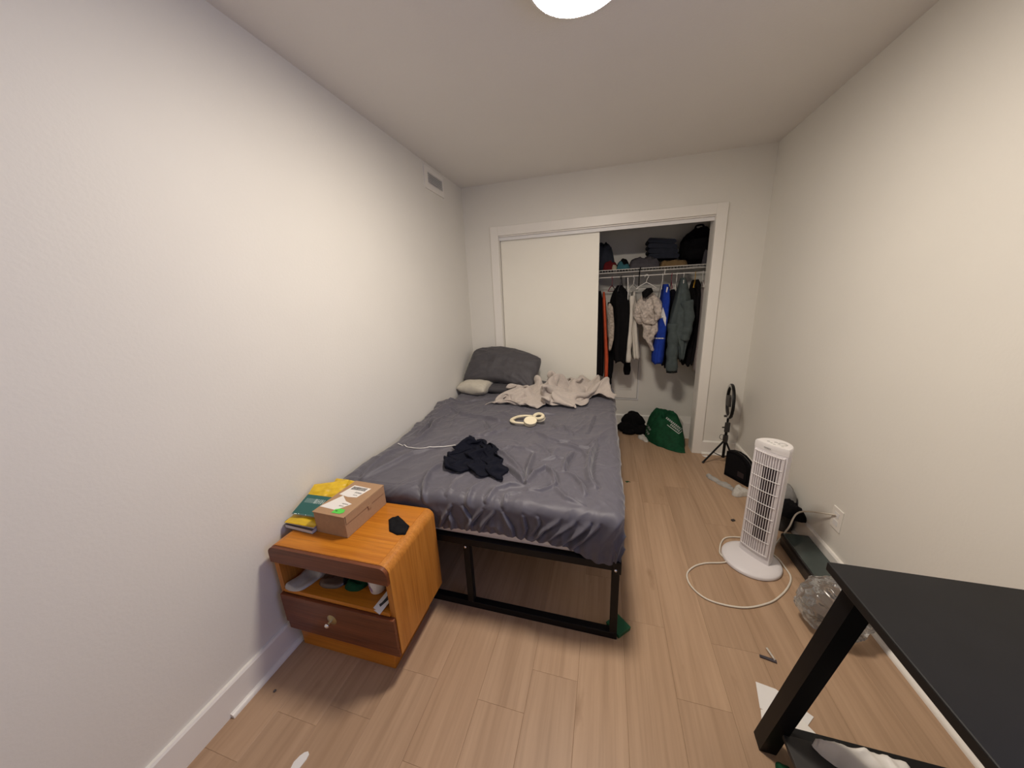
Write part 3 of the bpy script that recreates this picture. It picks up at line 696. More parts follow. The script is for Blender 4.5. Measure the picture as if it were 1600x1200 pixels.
def ntop(x, y): return (x, y, NH+0.0015)
# cardboard parcel
bx = empty('cardboard_box', (0.2555, -2.092, NH+0.0015), math.radians(-2)); tag(bx, 'brown cardboard parcel box with white shipping labels on the nightstand', 'box')
hw, hd, hh = 0.079, 0.118, 0.098
box('box_body', (-hw, hw, -hd, hd, 0, hh-0.004), M_card, bx, 0.0015)
MB().box(-hw-0.001, hw+0.002, -hd-0.004, hd, hh-0.0025, hh+0.0005, 0.0008).build('lid', M_card, bx)
box('side_flap', (hw+0.0003, hw+0.0028, -hd+0.004, hd-0.010, hh-0.036, hh-0.003), M_card, bx, 0.0006)
box('flap_tab', (hw+0.0028, hw+0.0042, 0.006, 0.028, hh-0.050, hh-0.034), M_card, bx, 0.0004)
def slab(name, poly, z, t, m, parent): return MB().prism(poly, t, Tm((0, 0, z))).build(name, m, parent)
l1 = slab('shipping_label', [(-0.066, 0.006), (-0.010, -0.002), (0.030, 0.004), (0.046, 0.076), (-0.052, 0.082)], hh+0.0006, 0.0006, M_label, bx)
mbk = MB(); rg = random.Random(3); x = -0.046
while x < 0.030:
    w_ = rg.choice((0.0008, 0.0012, 0.0018)); mbk.box(x, x+w_, 0.050, 0.073, hh+0.0012, hh+0.0015); x += w_+rg.choice((0.001, 0.0014))
mbk.build('barcode', M_ink, l1)
def scribble(x0, x1, y, h, z, seed, M=None):
    """row of small illegible print marks"""
    mb = MB(); rg = random.Random(seed); x = x0
    while x < x1-h*0.5:
        w_ = h*rg.uniform(0.45, 0.75); t = h*0.16; k = rg.randrange(4)
        mb.box(x, x+t, y, y+h, z, z+0.0003)
        if k in (0, 1): mb.box(x+w_-t, x+w_, y, y+h, z, z+0.0003)
        if k in (0, 2, 3): mb.box(x, x+w_, y+h-t, y+h, z, z+0.0003)
        if k in (1, 2): mb.box(x, x+w_, y+h*0.42, y+h*0.42+t, z, z+0.0003)
        if k == 3: mb.box(x, x+w_, y, y+t, z, z+0.0003)
        x += w_+h*0.22
    if M is not None: mb.v = [tuple(M @ Vector(q)) for q in mb.v]
    return mb
scribble(-0.004, 0.034, 0.028, 0.010, hh+0.0012, 5).build('print', M_ink, l1)
scribble(0.000, 0.022, 0.014, 0.004, hh+0.0012, 6).build('print', M_ink, l1)
l2 = slab('shipping_label', [(-0.077, -0.086), (0.010, -0.090), (0.046, -0.040), (0.006, -0.030), (-0.040, 0.002)], hh+0.0006, 0.0006, M_label, bx)
scribble(0.004, 0.034, -0.050, 0.005, hh+0.0012, 7).build('print', M_ink, l2)
scribble(0.000, 0.026, -0.064, 0.004, hh+0.0012, 8).build('print', M_ink, l2)
gs = slab('green_sticker', [(0.006, -0.108), (0.046, -0.107), (0.058, -0.096), (0.050, -0.080), (0.024, -0.077), (0.006, -0.086)], hh+0.0013, 0.0004, M_sticker, bx)
scribble(0.014, 0.026, -0.098, 0.007, hh+0.0017, 12).build('print', M_ink, gs)

# books, yellow mailers, spiral notebook
for k, (z, h_, x0, x1, y0, y1, lab) in enumerate(((NH+0.0015, 0.017, 0.018, 0.172, -2.222, -1.995, 'lower of two thin grey books under the yellow mailer'), (NH+0.0187, 0.013, 0.016, 0.170, -2.215, -1.99, 'upper of two thin grey books, directly under the yellow mailer'))):
    b_ = empty('book', ((x0+x1)/2, (y0+y1)/2, z), math.radians(-3+2*k)); tag(b_, lab, 'book', 'books on the nightstand')
    w_, d_ = (x1-x0)/2, (y1-y0)/2
    box('pages', (-w_+0.002, w_-0.001, -d_+0.001, d_-0.002, 0.0012, h_-0.0012), M_pages, b_)
    box('cover', (-w_, w_, -d_, d_, h_-0.0012, h_), M_bookcover, b_); box('cover', (-w_, w_, -d_, d_, 0, 0.0012), M_bookcover, b_)
zb = NH+0.033
def mailer(name, quad, m, label, seed, lift=0.010):
    """crumpled envelope over four 3-D corners (fl, fr, br, bl)"""
    n = 26; q = [np.array(c, float) for c in quad]; u, w_ = np.meshgrid(np.linspace(0, 1, n), np.linspace(0, 1, n), indexing='ij')
    P = sum(c[None, None, :]*g[..., None] for c, g in zip(q, ((1-u)*(1-w_), u*(1-w_), u*w_, (1-u)*w_)))
    nn = np.cross(q[1]-q[0], q[3]-q[0]); nn = nn/np.linalg.norm(nn)
    bul = (16*u*(1-u)*w_*(1-w_))**0.5
    h = lift*bul + 0.012*(ridged(u*3+seed, w_*4, seed, 3)-0.5)*(0.35+bul)
    top = P+nn*h[..., None]; bot = P-nn*0.001; bot[..., 2] = np.minimum(bot[..., 2], top[..., 2]-0.0015)
    vs = np.concatenate([top.reshape(-1, 3), bot.reshape(-1, 3)]); vs[:, 0] = np.maximum(vs[:, 0], 0.004); fs = []
    for i in range(n-1):
        for j in range(n-1):
            k = i*n+j; fs.append((k, k+n, k+n+1, k+1)); k += n*n; fs.append((k, k+1, k+n+1, k+n))
    for i in range(n-1):
        for (a, b__) in ((i*n, (i+1)*n), ((i+1)*n+n-1, i*n+n-1), (i+1, i), ((n-1)*n+i, (n-1)*n+i+1)): fs.append((a, b__, b__+n*n, a+n*n))
    me = bpy.data.meshes.new(name); me.from_pydata(vs.tolist(), [], fs); me.update()
    o = link(name, me, m, None, True); tag(o, label, 'envelope', 'yellow mailers on the nightstand'); return o
mailer('padded_mailer', [(0.020, -2.222, zb), (0.176, -2.222, zb), (0.170, -2.00, zb+0.004), (0.018, -2.00, zb+0.008)], M_yellow, 'crumpled yellow padded mailer lying flat under the teal notebook', 2, 0.012)
mailer('padded_mailer', [(0.035, -2.165, zb+0.016), (0.165, -2.075, zb+0.018), (0.130, -1.955, zb+0.055), (0.012, -2.045, zb+0.070)], M_yellow, 'creased yellow mailer propped against the wall behind the teal notebook', 5, 0.012)
mailer('padded_mailer', [(0.050, -2.03, zb+0.022), (0.165, -2.02, zb+0.012), (0.150, -1.93, zb+0.032), (0.030, -1.935, zb+0.040)], M_yellow, 'small yellow mailer end behind the cardboard box', 9, 0.012)
A_ = Vector((0.036, -2.193, zb+0.020)); B_ = Vector((0.160, -2.190, zb+0.020)); D_ = Vector((0.026, -2.105, zb+0.052))
ex = (B_-A_).normalized(); ey = (D_-A_); ey = (ey-ex*ey.dot(ex)).normalized(); ez = ex.cross(ey)
nb = empty('spiral_notebook', A_); nb.matrix_world = Matrix(((ex.x, ey.x, ez.x, A_.x), (ex.y, ey.y, ez.y, A_.y), (ex.z, ey.z, ez.z, A_.z), (0, 0, 0, 1)))
tag(nb, 'small teal spiral notebook with pale print on the yellow mailer', 'notebook')
box('cover', (0, 0.128, 0, 0.098, 0.004, 0.0055), M_teal, nb); box('pages', (0.002, 0.126, 0.002, 0.096, 0, 0.004), M_paper, nb)
rings = MB()
for k in range(17):
    c = Vector((0.006+k*0.0073, 0.001, 0.0025)); rings.tube([c+Vector((0, 0.0048*math.cos(a), 0.0048*math.sin(a))) for a in np.linspace(0, 2*PI, 11)], 0.0006, 5, False)
tag(rings.build('wire_spiral', M_chrome, nb, smooth=True), kind='stuff')
st = MB()
for k in range(16): st.box(0.014+k*0.0058, 0.0153+k*0.0058, 0.058, 0.080, 0.0056, 0.0059)
st.build('print', M_tealprint, nb)
scribble(0.062, 0.108, 0.058, 0.022, 0.0057, 31).build('print', M_tealprint, nb)
# dark folded fabric mask by the right edge
mk = pile('face_mask', [at_z(u, vv, NH)[:2] for (u, vv) in ((607, 813), (623, 807), (640, 823), (634, 836), (620, 837), (608, 831))], NH+0.001, 0.014, M_maskf, None, 0.003, 22, 0.6, 0.012, 4, wob=0.001, sharp=True)
tag(mk, 'folded black fabric mask on the nightstand top near its edge', 'mask')
# things on the open shelf
zs = 0.3355
o = pile('plastic_pouch', [(0.062, -2.309), (0.135, -2.311), (0.165, -2.25), (0.185, -2.17), (0.095, -2.17), (0.070, -2.25)], zs, 0.026, M_plastbag, None, 0.004, 16, 0.7, 0.014, 6, wob=0.003)
tag(o, 'crinkled pale plastic pouch at the left end of the nightstand shelf', 'pouch')
o = pile('plastic_pouch', [(0.19, -2.265), (0.28, -2.262), (0.30, -2.20), (0.26, -2.14), (0.19, -2.18)], zs, 0.020, M_darkpouch, None, 0.005, 14, 0.6, 0.02, 8, wob=0.003)
tag(o, 'brownish clear pouch in the middle of the nightstand shelf', 'pouch')
o = pile('snack_wrapper', [(0.305, -2.25), (0.37, -2.255), (0.395, -2.21), (0.36, -2.15), (0.31, -2.17)], zs, 0.035, M_green, None, 0.004, 20, 0.7, 0.02, 12, wob=0.004)
tag(o, 'crumpled green wrapper on the nightstand shelf', 'wrapper')
o = pile('black_pouch', [(0.275, -2.22), (0.30, -2.235), (0.315, -2.13), (0.24, -2.10)], zs, 0.045, M_maskf, None, 0.004, 20, 0.6, 0.02, 15, wob=0.004)
tag(o, 'small black pouch beside the green wrapper on the shelf', 'pouch')
rl = empty('tissue_roll', (0.448, -2.225, zs), math.radians(-12)); tag(rl, 'white printed wrapper roll standing at the right of the shelf', 'roll')
MB().lathe([(0.0001, 0.0), (0.026, 0.0), (0.030, 0.004), (0.033, 0.03), (0.034, 0.070), (0.031, 0.078), (0.012, 0.079), (0.0001, 0.078)], 28).build('wrapper', M_label, rl, smooth=True, angle=50)
pr = MB(); rg = random.Random(9)
for k in range(7):
    a0 = -1.9+0.07*k; z0 = 0.018+0.007*rg.randrange(5)
    pr.add([(0.0345*math.cos(a), 0.0345*math.sin(a), z0+dz) for a in (a0, a0+0.16) for dz in (0, 0.012)], [(0, 2, 3, 1)])
pr.build('print', mat('violet_print', (0.30, 0.16, 0.30), 0.5, 0.5, 90), rl)
cdp = empty('paper_card', (0.517, -2.268, zs), math.radians(-18)); tag(cdp, 'small white card with a black outline shape on the shelf edge', 'card')
Mc = eul(18, 0, 0)
MB().box(-0.022, 0.022, -0.045, 0.040, 0.012, 0.0128, M=Mc).build('card', M_paper, cdp)
MB().prism([(0.006+0.009*math.cos(a), 0.016+0.014*math.sin(a)) for a in np.linspace(-0.6, PI+0.6, 14)] + [(-0.003, -0.012), (-0.008, -0.022), (0.004, -0.026), (0.008, -0.012)], 0.0006, Mc @ Tm((-0.002, 0, 0.0129))).build('print', M_ink, cdp)

# ================================================================== closet contents
YS0, YS1, ZSH = 0.225, 0.595, 1.662
ws = empty('wire_shelf', (1.27, YS0, ZSH)); tag(ws, 'white coated wire closet shelf with hanging rail', 'shelf')
def ww(name, x0, x1, y, z, r): return tube(name, [(x0-1.27, y-YS0, z-ZSH), (x1-1.27, y-YS0, z-ZSH)], r, M_wire, ws, 8)
ww('lip_wire', 0.21, 2.33, YS0, ZSH, 0.0032); ww('lip_wire', 0.21, 2.33, YS0, ZSH-0.025, 0.0032); ww('hanging_rail', 0.21, 2.33, YS0+0.004, ZSH-0.064, 0.0045)
ww('deck_bar', 0.21, 2.33, YS1-0.01, ZSH-0.003, 0.003); ww('deck_bar', 0.21, 2.33, (YS0+YS1)/2, ZSH-0.006, 0.003)
dk = MB()
for k in range(84):
    x = 0.22+k*0.0254-1.27
    dk.tube([(x, 0, -0.025), (x, 0.001, 0.001), (x, YS1-YS0-0.005, 0.001)], 0.0011, 5)
tag(dk.build('deck_wires', M_wire, ws), kind='stuff')
for x in (0.5, 1.13, 1.80): tube('rail_bracket', [(x-1.27, 0.0, -0.025), (x-1.27, 0.004, -0.064)], 0.003, M_wire, ws); tube('support_brace', [(x-1.27, 0.0, -0.03), (x-1.27, YS1-YS0, -0.30)], 0.004, M_wire, ws)
ap = empty('access_panel', (1.52, YC, 0.30)); tag(ap, 'white metal access panel on the closet back wall', 'panel')
box('panel_frame', (-0.15, 0.155, -0.008, 0, 0, 0.62), M_track, ap, 0.001); box('panel_gap', (-0.134, 0.139, -0.009, -0.008, 0.018, 0.604), M_darkpl, ap); pd = box('panel_door', (-0.13, 0.135, -0.016, -0.009, 0.022, 0.60), M_trim, ap, 0.001)
for zz in (0.115, 0.125, 0.14): box('stamped_line', (-0.05, 0.08, -0.0172, -0.016, zz, zz+0.003), M_fangrey, pd)

def garment(name, rows, yc, hy, m, label, seed=1, folds=7, famp=0.10, cat='garment', twist=0.6, n=52, group='clothes on the closet rail', collar=None, taper=0.55, parent=None):
    """hanging garment; rows = (v, u_left, u_right) at plane yc give its outline; closed body with hanging folds"""
    zs_, xl, xr = [], [], []
    for (vv, ul, ur) in rows:
        a, b_ = at_y(ul, vv, yc), at_y(ur, vv, yc); zs_.append((a.z+b_.z)/2); xl.append(a.x); xr.append(b_.x)
    zs_ = np.array(zs_); o_ = np.argsort(zs_); zz = np.linspace(zs_.min(), zs_.max(), 40)
    XL = np.interp(zz, zs_[o_], np.array(xl)[o_]); XR = np.interp(zz, zs_[o_], np.array(xr)[o_])
    k = np.array([1, 2, 1])/4.0
    for A in (XL, XR): A[1:-1] = k[0]*A[:-2]+k[1]*A[1:-1]+k[2]*A[2:]
    th_ = np.linspace(0, 2*PI, n, endpoint=False); vs = []; fs = []
    for i, z in enumerate(zz):
        t = (zz[-1]-z)/(zz[-1]-zz[0])            # 0 at the shoulder
        hx = (XR[i]-XL[i])/2; cx = (XR[i]+XL[i])/2; dy = hy*(taper+(1-taper)*min(1, t/0.18))
        w_ = famp*min(1, 0.25+t*1.2)*(np.sin(folds*th_+seed+twist*t*3)+0.6*np.sin((folds*2+1)*th_+seed*2.3-twist*t*4)) + 0.05*(fbm(np.cos(th_)*3+seed*5+9, np.sin(th_)*3+t*6+9, seed, 3)-0.5)
        c, s = np.cos(th_), np.sin(th_); e = 0.8
        bx_ = np.sign(c)*np.abs(c)**e*hx*(1+w_*0.8); by_ = np.sign(s)*np.abs(s)**e*dy*(1+w_*0.8)
        zo = z + (0.012*np.sin(folds*th_+seed*3) if i == 0 else 0)
        vs += [(cx+a, yc+b__, (zo if np.isscalar(zo) else zo[q])) for q, (a, b__) in enumerate(zip(bx_, by_))]
    for i in range(len(zz)-1):
        for q in range(n): fs.append((i*n+q, i*n+(q+1) % n, (i+1)*n+(q+1) % n, (i+1)*n+q))
    fs.append(tuple(range(n-1, -1, -1))); fs.append(tuple((len(zz)-1)*n+q for q in range(n)))
    me = bpy.data.meshes.new(name); me.from_pydata(vs, [], fs); me.update(); o = link(name, me, m, parent, True)
    if label: tag(o, label, cat, group)
    return o
def sleeve(name, parent, pts, y, r0, r1, m):
    P = [at_y(u, vv, y) for (u, vv) in pts]; P = smooth_path(P, 6); k = len(P)
    mb = MB().tube(P, [r0+(r1-r0)*i/(k-1)+0.004*math.sin(i*1.3) for i in range(k)], 14); o = mb.build(name, m, parent, smooth=True); return o
def fab(name, col, **k): return mat(name, col, 0.95, k.get('var', 0.12), k.get('scale', 30), 0.2, 220, spec=0.2)
def group_e(name, label, cat='garment', gr='clothes on the closet rail'):
    e = empty(name, (0, 0, 0)); tag(e, label, cat, gr); return e

g = garment('jacket', [(455, 927, 939), (480, 922, 944), (583, 924, 943)], 0.36, 0.13, fab('dark_brown_cloth', (0.012, 0.010, 0.011)), 'very dark jacket half hidden behind the closet door', 3, 6, cat='jacket')
g = garment('long_sleeve_shirt', [(456, 942, 945), (470, 941, 947), (520, 943, 949), (560, 944, 951), (591, 944, 950)], 0.24, 0.10, fab('coral_red_cloth', (0.52, 0.085, 0.035)), 'narrow coral red shirt hanging at the left of the rail', 4, 5, 0.06, cat='shirt')
g = garment('patterned_shirt', [(474, 951, 954), (480, 949, 958), (510, 950, 960), (530, 951, 959), (546, 951, 955)], 0.155, 0.035, fab('taupe_print', (0.34, 0.29, 0.245), var=0.45, scale=60), 'small taupe patterned shirt between the coral shirt and the black hoodie', 5, 6, cat='shirt')
e = group_e('hooded_sweatshirt', 'large black hooded sweatshirt with long drawstrings', 'sweatshirt')
garment('body', [(446, 964, 972), (455, 958, 980), (470, 953, 986), (490, 956, 986), (540, 956, 981), (562, 958, 979)], 0.30, 0.15, M_blk, None, 6, 6, parent=e)
sleeve('sleeve', e, ((957, 472), (956, 500), (955, 545), (951, 592), (949, 601)), 0.26, 0.042, 0.026, M_blk)
sleeve('sleeve', e, ((981, 475), (980, 520), (980, 560), (979.5, 585)), 0.36, 0.05, 0.030, M_blk)
tube('drawstring', [at_y(u, vv, 0.17) for (u, vv) in ((981.0, 434), (981.6, 452), (981.2, 469))], 0.0035, M_cable, e)
tube('drawstring', [at_y(u, vv, 0.18) for (u, vv) in ((978.2, 433), (978.4, 450), (979, 466))], 0.003, M_blk, e)
tube('drawstring', [at_y(u, vv, 0.18) for (u, vv) in ((971, 430), (971.5, 442), (974, 452))], 0.003, M_blk, e)
e = group_e('striped_shirt', 'white pinstriped shirt hanging between the black hoodie and the beige top', 'shirt')
Mst = mat('white_stripe_cloth', (0.60, 0.565, 0.50), 0.85, 0.12, 60, stretch=(3.0, 3.0, 0.02))
garment('body', [(455, 988, 992), (462, 986, 994), (500, 984, 995), (555, 987, 999), (558, 988, 999)], 0.32, 0.12, Mst, None, 8, 6, parent=e)
sleeve('sleeve', e, ((988, 462), (985, 500), (982.5, 540), (981.5, 566)), 0.20, 0.024, 0.026, Mst)
e = group_e('bunched_top', 'rumpled beige patterned top with a black collar on a white hanger', 'top')
Mbe = mat('beige_print', (0.48, 0.42, 0.37), 0.9, 0.35, 55, 0.5, 60)
def yp(*q): return [tuple(at_y(u, vv, y)) for (u, vv, y) in q]
fused('body', [(yp((1010, 461, .20), (1002, 474, .18), (996, 488, .17), (1000, 503, .18)), [.026, .036, .036, .022]), (yp((1016, 461, .20), (1025, 474, .18), (1028, 489, .17), (1022, 500, .18)), [.026, .038, .036, .024]),
    (yp((1013, 463, .17), (1012, 482, .15), (1010, 500, .16)), [.024, .036, .034]), (yp((1018, 470, .14), (1017, 486, .13), (1020, 499, .14)), [.016, .022, .018]), (yp((1003, 480, .14), (1007, 492, .13), (1012, 503, .14)), [.014, .02, .016]),
    (yp((1006, 503, .19), (1012, 514, .17), (1008, 528, .18)), [.022, .032, .02]), (yp((1020, 500, .20), (1022, 515, .18), (1016, 530, .18)), [.026, .030, .022]), (yp((1011, 524, .18), (1015, 536, .17), (1020, 546, .18)), [.024, .022, .012]),
    (yp((1000, 492, .15), (1009, 501, .13), (1021, 504, .14)), [.012, .018, .014]), (yp((1013, 464, .25), (1012, 490, .25), (1013, 520, .24)), [.02, .05, .03])], Mbe, e, 0.006, 3, None, 12, 0.022, 6)
garment('collar', [(450, 1010, 1018), (456, 1003, 1020), (465, 1004, 1010)], 0.14, 0.05, M_blk, None, 2, 5, parent=e)
e = group_e('sports_jersey', 'bright blue sports jersey with white chevron and stripe', 'jersey')
Mbl = fab('royal_blue', (0.012, 0.040, 0.30)); Mjw = fab('jersey_white', (0.66, 0.65, 0.66))
jb = garment('body', [(444, 1036, 1044), (452, 1034, 1046), (470, 1032, 1046), (490, 1029, 1044), (520, 1024, 1040), (555, 1018, 1036), (565, 1018, 1034)], 0.24, 0.11, Mbl, None, 1, 5, 0.06, parent=e)
jbv = BVHTree.FromPolygons([v_.co.copy() for v_ in jb.data.vertices], [tuple(p.vertices) for p in jb.data.polygons])
def decal(name, poly, m, parent, bvh, off=0.003, n=10):
    """flat print laid on a surface: fan-subdivided polygon seen from the room, pressed on to the cloth"""
    P = [np.array(q, float) for q in poly]; c = sum(P)/len(P); vs = []; fs = []
    def put(u, vv):
        d = (fw + rt*((u-800)/F_PX) - up*((vv-600)/F_PX)).normalized(); r = bvh.ray_cast(CAM, d)
        return None if r[0] is None else r[0]-d*off
    k = len(P); grid = {}
    for i in range(k):
        a, b_ = P[i], P[(i+1) % k]
        for s in range(n):
            for t in range(n-s):
                for tri in (((s, t), (s+1, t), (s, t+1)), ((s+1, t), (s+1, t+1), (s, t+1))):
                    if any(x+y > n for x, y in tri): continue
                    pts = [put(*(c+(a-c)*x/n+(b_-c)*y/n)) for x, y in tri]
                    if any(q is None for q in pts): continue
                    vs += pts; fs.append((len(vs)-3, len(vs)-2, len(vs)-1))
    if not fs: return None
    me = bpy.data.meshes.new(name); me.from_pydata([tuple(q) for q in vs], [], fs); me.update()
    bm = bmesh.new(); bm.from_mesh(me); bmesh.ops.remove_doubles(bm, verts=bm.verts, dist=1e-5); bm.to_mesh(me); bm.free()
    return link(name, me, m, parent, True)
decal('white_chevron', [(1036, 480), (1041, 497), (1040, 510), (1035, 496), (1030, 498)], Mjw, e, jbv, n=4)
decal('white_stripe', [(1024, 527.6), (1039, 527.8), (1039, 529.6), (1024, 529.4)], Mjw, e, jbv, n=4)
decal('collar_print', [(1042, 448), (1044, 449), (1042, 457), (1040.5, 456)], Mjw, e, jbv, n=3)
decal('sleeve_print', [(1033, 470), (1034.5, 474), (1033.5, 480), (1032, 474)], Mjw, e, jbv, n=3)
g = garment('dark_shirt', [(452, 1049, 1053), (460, 1044, 1058), (500, 1038, 1058), (560, 1034, 1052), (571, 1035, 1047)], 0.42, 0.11, fab('navy_shirt_cloth', (0.012, 0.012, 0.022)), 'dark navy shirt behind the blue jersey', 2, 6, cat='shirt')
e = group_e('zip_hoodie', 'grey green hooded jacket hanging in front of the black coat', 'jacket')
Mgg = fab('grey_green_fleece', (0.072, 0.090, 0.090))
garment('body', [(434, 1064, 1070), (445, 1060, 1074), (470, 1054, 1078), (490, 1048, 1080), (515, 1042, 1079), (520, 1044, 1078), (540, 1056, 1071), (560, 1059, 1066)], 0.22, 0.09, Mgg, None, 4, 6, 0.12, parent=e)
sleeve('sleeve', e, ((1052, 505), (1052, 530), (1050, 555), (1049.5, 580)), 0.17, 0.050, 0.050, Mgg)
sleeve('sleeve', e, ((1073, 470), (1076, 495), (1072, 520), (1069, 532)), 0.14, 0.050, 0.036, Mgg)
sleeve('cuff', e, ((1049.5, 578), (1049.5, 581.5)), 0.17, 0.047, 0.045, M_blk)
g = garment('winter_coat', [(437, 1083, 1090), (446, 1079, 1094), (500, 1076, 1091), (540, 1066, 1086), (565, 1062, 1080), (567, 1064, 1078)], 0.38, 0.14, fab('black_coat_cloth', (0.008, 0.007, 0.008)), 'long black coat near the right end of the rail', 5, 6, cat='coat')
g = garment('cardigan', [(438, 1099, 1107), (450, 1096, 1109), (500, 1091, 1106), (560, 1084, 1100), (580, 1084, 1094)], 0.27, 0.09, fab('pale_taupe_knit', (0.44, 0.375, 0.36)), 'pale taupe cardigan at the right end of the rail beside the jamb', 6, 5, cat='cardigan')
g = garment('pink_blouse', [(440, 1101, 1107), (470, 1099, 1106), (505, 1097, 1102)], 0.15, 0.025, fab('dusty_pink', (0.50, 0.20, 0.21)), 'narrow dusty pink blouse beside the closet jamb', 7, 5, cat='blouse')

def hanger(u_hook, m, label, yaw, drop=0.07, sw=0.15, u_neck=None):
    p = at_y(u_hook, 428, YS0); z = ZSH-0.064
    h = empty('clothes_hanger', (p.x, YS0+0.004, z), yaw); tag(h, label, 'hanger', 'hangers on the closet rail')
    r = 0.017
    hook = [(r*math.cos(a), 0, -0.009+r*math.sin(a)) for a in np.linspace(math.radians(200), math.radians(-60), 14)]
    hook = [(x, 0, z_+0.0) for x, _, z_ in hook] + [(0.0, 0, -0.045), (0.0, 0, -drop)]
    tube('hook', smooth_path(hook, 3), 0.0028, m, h)
    tube('shoulder', [(-sw, 0, -drop-0.055), (-sw*0.6, 0, -drop-0.028), (0, 0, -drop), (sw*0.6, 0, -drop-0.028), (sw, 0, -drop-0.055)], 0.004, m, h)
    tube('bottom_bar', [(-sw, 0, -drop-0.055), (sw, 0, -drop-0.055)], 0.0035, m, h)
M_hw = mat('white_hanger_plastic', (0.74, 0.72, 0.68), 0.4, 0.02); M_hy = mat('yellow_hanger_plastic', (0.50, 0.28, 0.02), 0.4, 0.03); M_hd = mat('dark_hanger_wire', (0.05, 0.05, 0.055), 0.4); M_hr = mat('red_hanger_plastic', (0.20, 0.03, 0.05), 0.4)
hanger(1011, M_hw, 'white hanger holding the beige patterned top', math.radians(12), 0.06, 0.09)
hanger(1036, M_hw, 'white hanger holding the blue sports jersey', math.radians(80))
hanger(1058, M_hw, 'white hanger between the blue jersey and the grey green jacket', math.radians(78))
hanger(1069, M_hw, 'white hanger under the grey green hooded jacket', math.radians(80), 0.03, 0.10)
hanger(1087, M_hy, 'yellow hanger holding the long black coat', math.radians(75))
hanger(1099, M_hw, 'white hanger at the far right holding the taupe cardigan', math.radians(82))
hanger(991, M_hw, 'white hanger holding the pinstriped shirt', math.radians(70))
hanger(970, M_hd, 'dark wire hanger holding the black hooded sweatshirt', math.radians(80))
hanger(957, M_hr, 'dark red hanger beside the taupe patterned shirt', math.radians(76))
hanger(1050, M_hr, 'dark red hanger holding the navy shirt', math.radians(84))

# things on the wire shelf
def spile(name, x0, x1, y0, y1, H, m, label, seed, cat, z0=ZSH+0.003, fold=14, famp=0.5, edge=0.05, **k):
    ol = [(x0, y0), ((x0+x1)/2, y0-0.008), (x1, y0+0.006), (x1+0.008, (y0+y1)/2), (x1-0.01, y1), ((x0+x1)/2, y1+0.004), (x0+0.006, y1), (x0-0.006, (y0+y1)/2)]
    o = pile(name, ol, z0, H, m, None, 0.008, fold, famp, edge, seed, **k); tag(o, label, cat, 'clothes on the wire shelf'); return o
M_indigo = fab('dark_denim', (0.020, 0.023, 0.034)); M_slate = fab('slate_cotton', (0.060, 0.056, 0.064)); M_redc = fab('dark_red_cotton', (0.10, 0.008, 0.010)); M_tealc = fab('teal_cotton', (0.035, 0.115, 0.14)); M_creamc = fab('cream_cotton', (0.34, 0.30, 0.22)); M_tanc = fab('tan_cotton', (0.16, 0.105, 0.05))
spile('clothes_heap', 1.16, 1.36, 0.26, 0.54, 0.28, M_indigo, 'tall heap of dark folded clothes at the left of the wire shelf', 31, 'clothes', edge=0.08)
spile('folded_shirt', 1.27, 1.39, 0.235, 0.40, 0.095, M_redc, 'dark red crumpled top beside the dark heap on the shelf', 32, 'top')
spile('folded_shirt', 1.395, 1.50, 0.25, 0.55, 0.105, M_blk, 'black folded top between the red top and the grey trousers on the shelf', 33, 'top')
spile('folded_shirt', 1.345, 1.395, 0.232, 0.36, 0.06, M_creamc, 'small cream cloth in front of the dark red top', 35, 'top', edge=0.02)
spile('folded_shirt', 1.395, 1.495, 0.228, 0.31, 0.075, M_tealc, 'teal blue top lying at the front of the wire shelf', 34, 'top', edge=0.03)
spile('folded_trousers', 1.51, 1.75, 0.232, 0.50, 0.105, M_slate, 'slate grey folded trousers slumped over the shelf edge', 36, 'trousers', edge=0.05)
zj = ZSH+0.098
for k in range(4):
    x0, x1 = 1.66-0.004*k, 1.92-0.012*k; zq = zj+0.042*k-0.02
    j = MB().prism(rounded(x0, x1, 0, 0.040, 0.019, 6), 0.23, Tm((1.80, 0, zq)) @ Rm(math.radians(3.0+1.5*k), 4, 'Y') @ Tm((-1.80, 0, -zq)) @ Matrix(((1, 0, 0, 0), (0, 0, 1, 0.30), (0, 1, 0, zq), (0, 0, 0, 1)))).build('folded_jeans', M_indigo, None, True, 50)
    tag(j, ('lowest pair of folded dark jeans in the stack on the shelf', 'second folded pair of dark jeans from the bottom of the stack', 'third folded pair of dark jeans from the bottom of the stack', 'topmost folded pair of dark jeans on the shelf')[k], 'jeans', 'folded jeans on the wire shelf')
spile('folded_shirt', 1.77, 1.975, 0.235, 0.52, 0.055, M_tanc, 'tan top folded under the stack of jeans', 38, 'top', edge=0.03)
bp = empty('backpack', (2.07, 0.42, ZSH+0.003)); tag(bp, 'large black backpack on the right end of the wire shelf', 'backpack')
fused('pack_body', [([(-0.03, 0.03, 0.09), (-0.02, 0.04, 0.20), (0.0, 0.03, 0.27)], [.10, .10, .065]), ([(0.06, 0.03, 0.09), (0.06, 0.04, 0.20), (0.06, 0.03, 0.28)], [.10, .10, .065])], M_blk, bp, 0.009, 5, 0.0, 16, 0.010, 3)
fused('front_pocket', [([(-0.05, -0.07, 0.10), (0.05, -0.08, 0.11), (0.09, -0.07, 0.12)], [.055, .06, .05]), ([(-0.03, -0.06, 0.19), (0.06, -0.06, 0.20)], [.04, .04])], M_blk, bp, 0.008, 4, 0.0, 14, 0.008, 5)
tube('handle', smooth_path([(-0.01, 0.03, 0.315), (0.0, 0.03, 0.345), (0.05, 0.03, 0.348), (0.06, 0.03, 0.32)], 5), 0.008, M_blk, bp)
spile('folded_shirt', 2.10, 2.20, 0.24, 0.29, 0.13, M_slate, 'dark grey folded clothes in front of the black backpack', 40, 'clothes', edge=0.03)
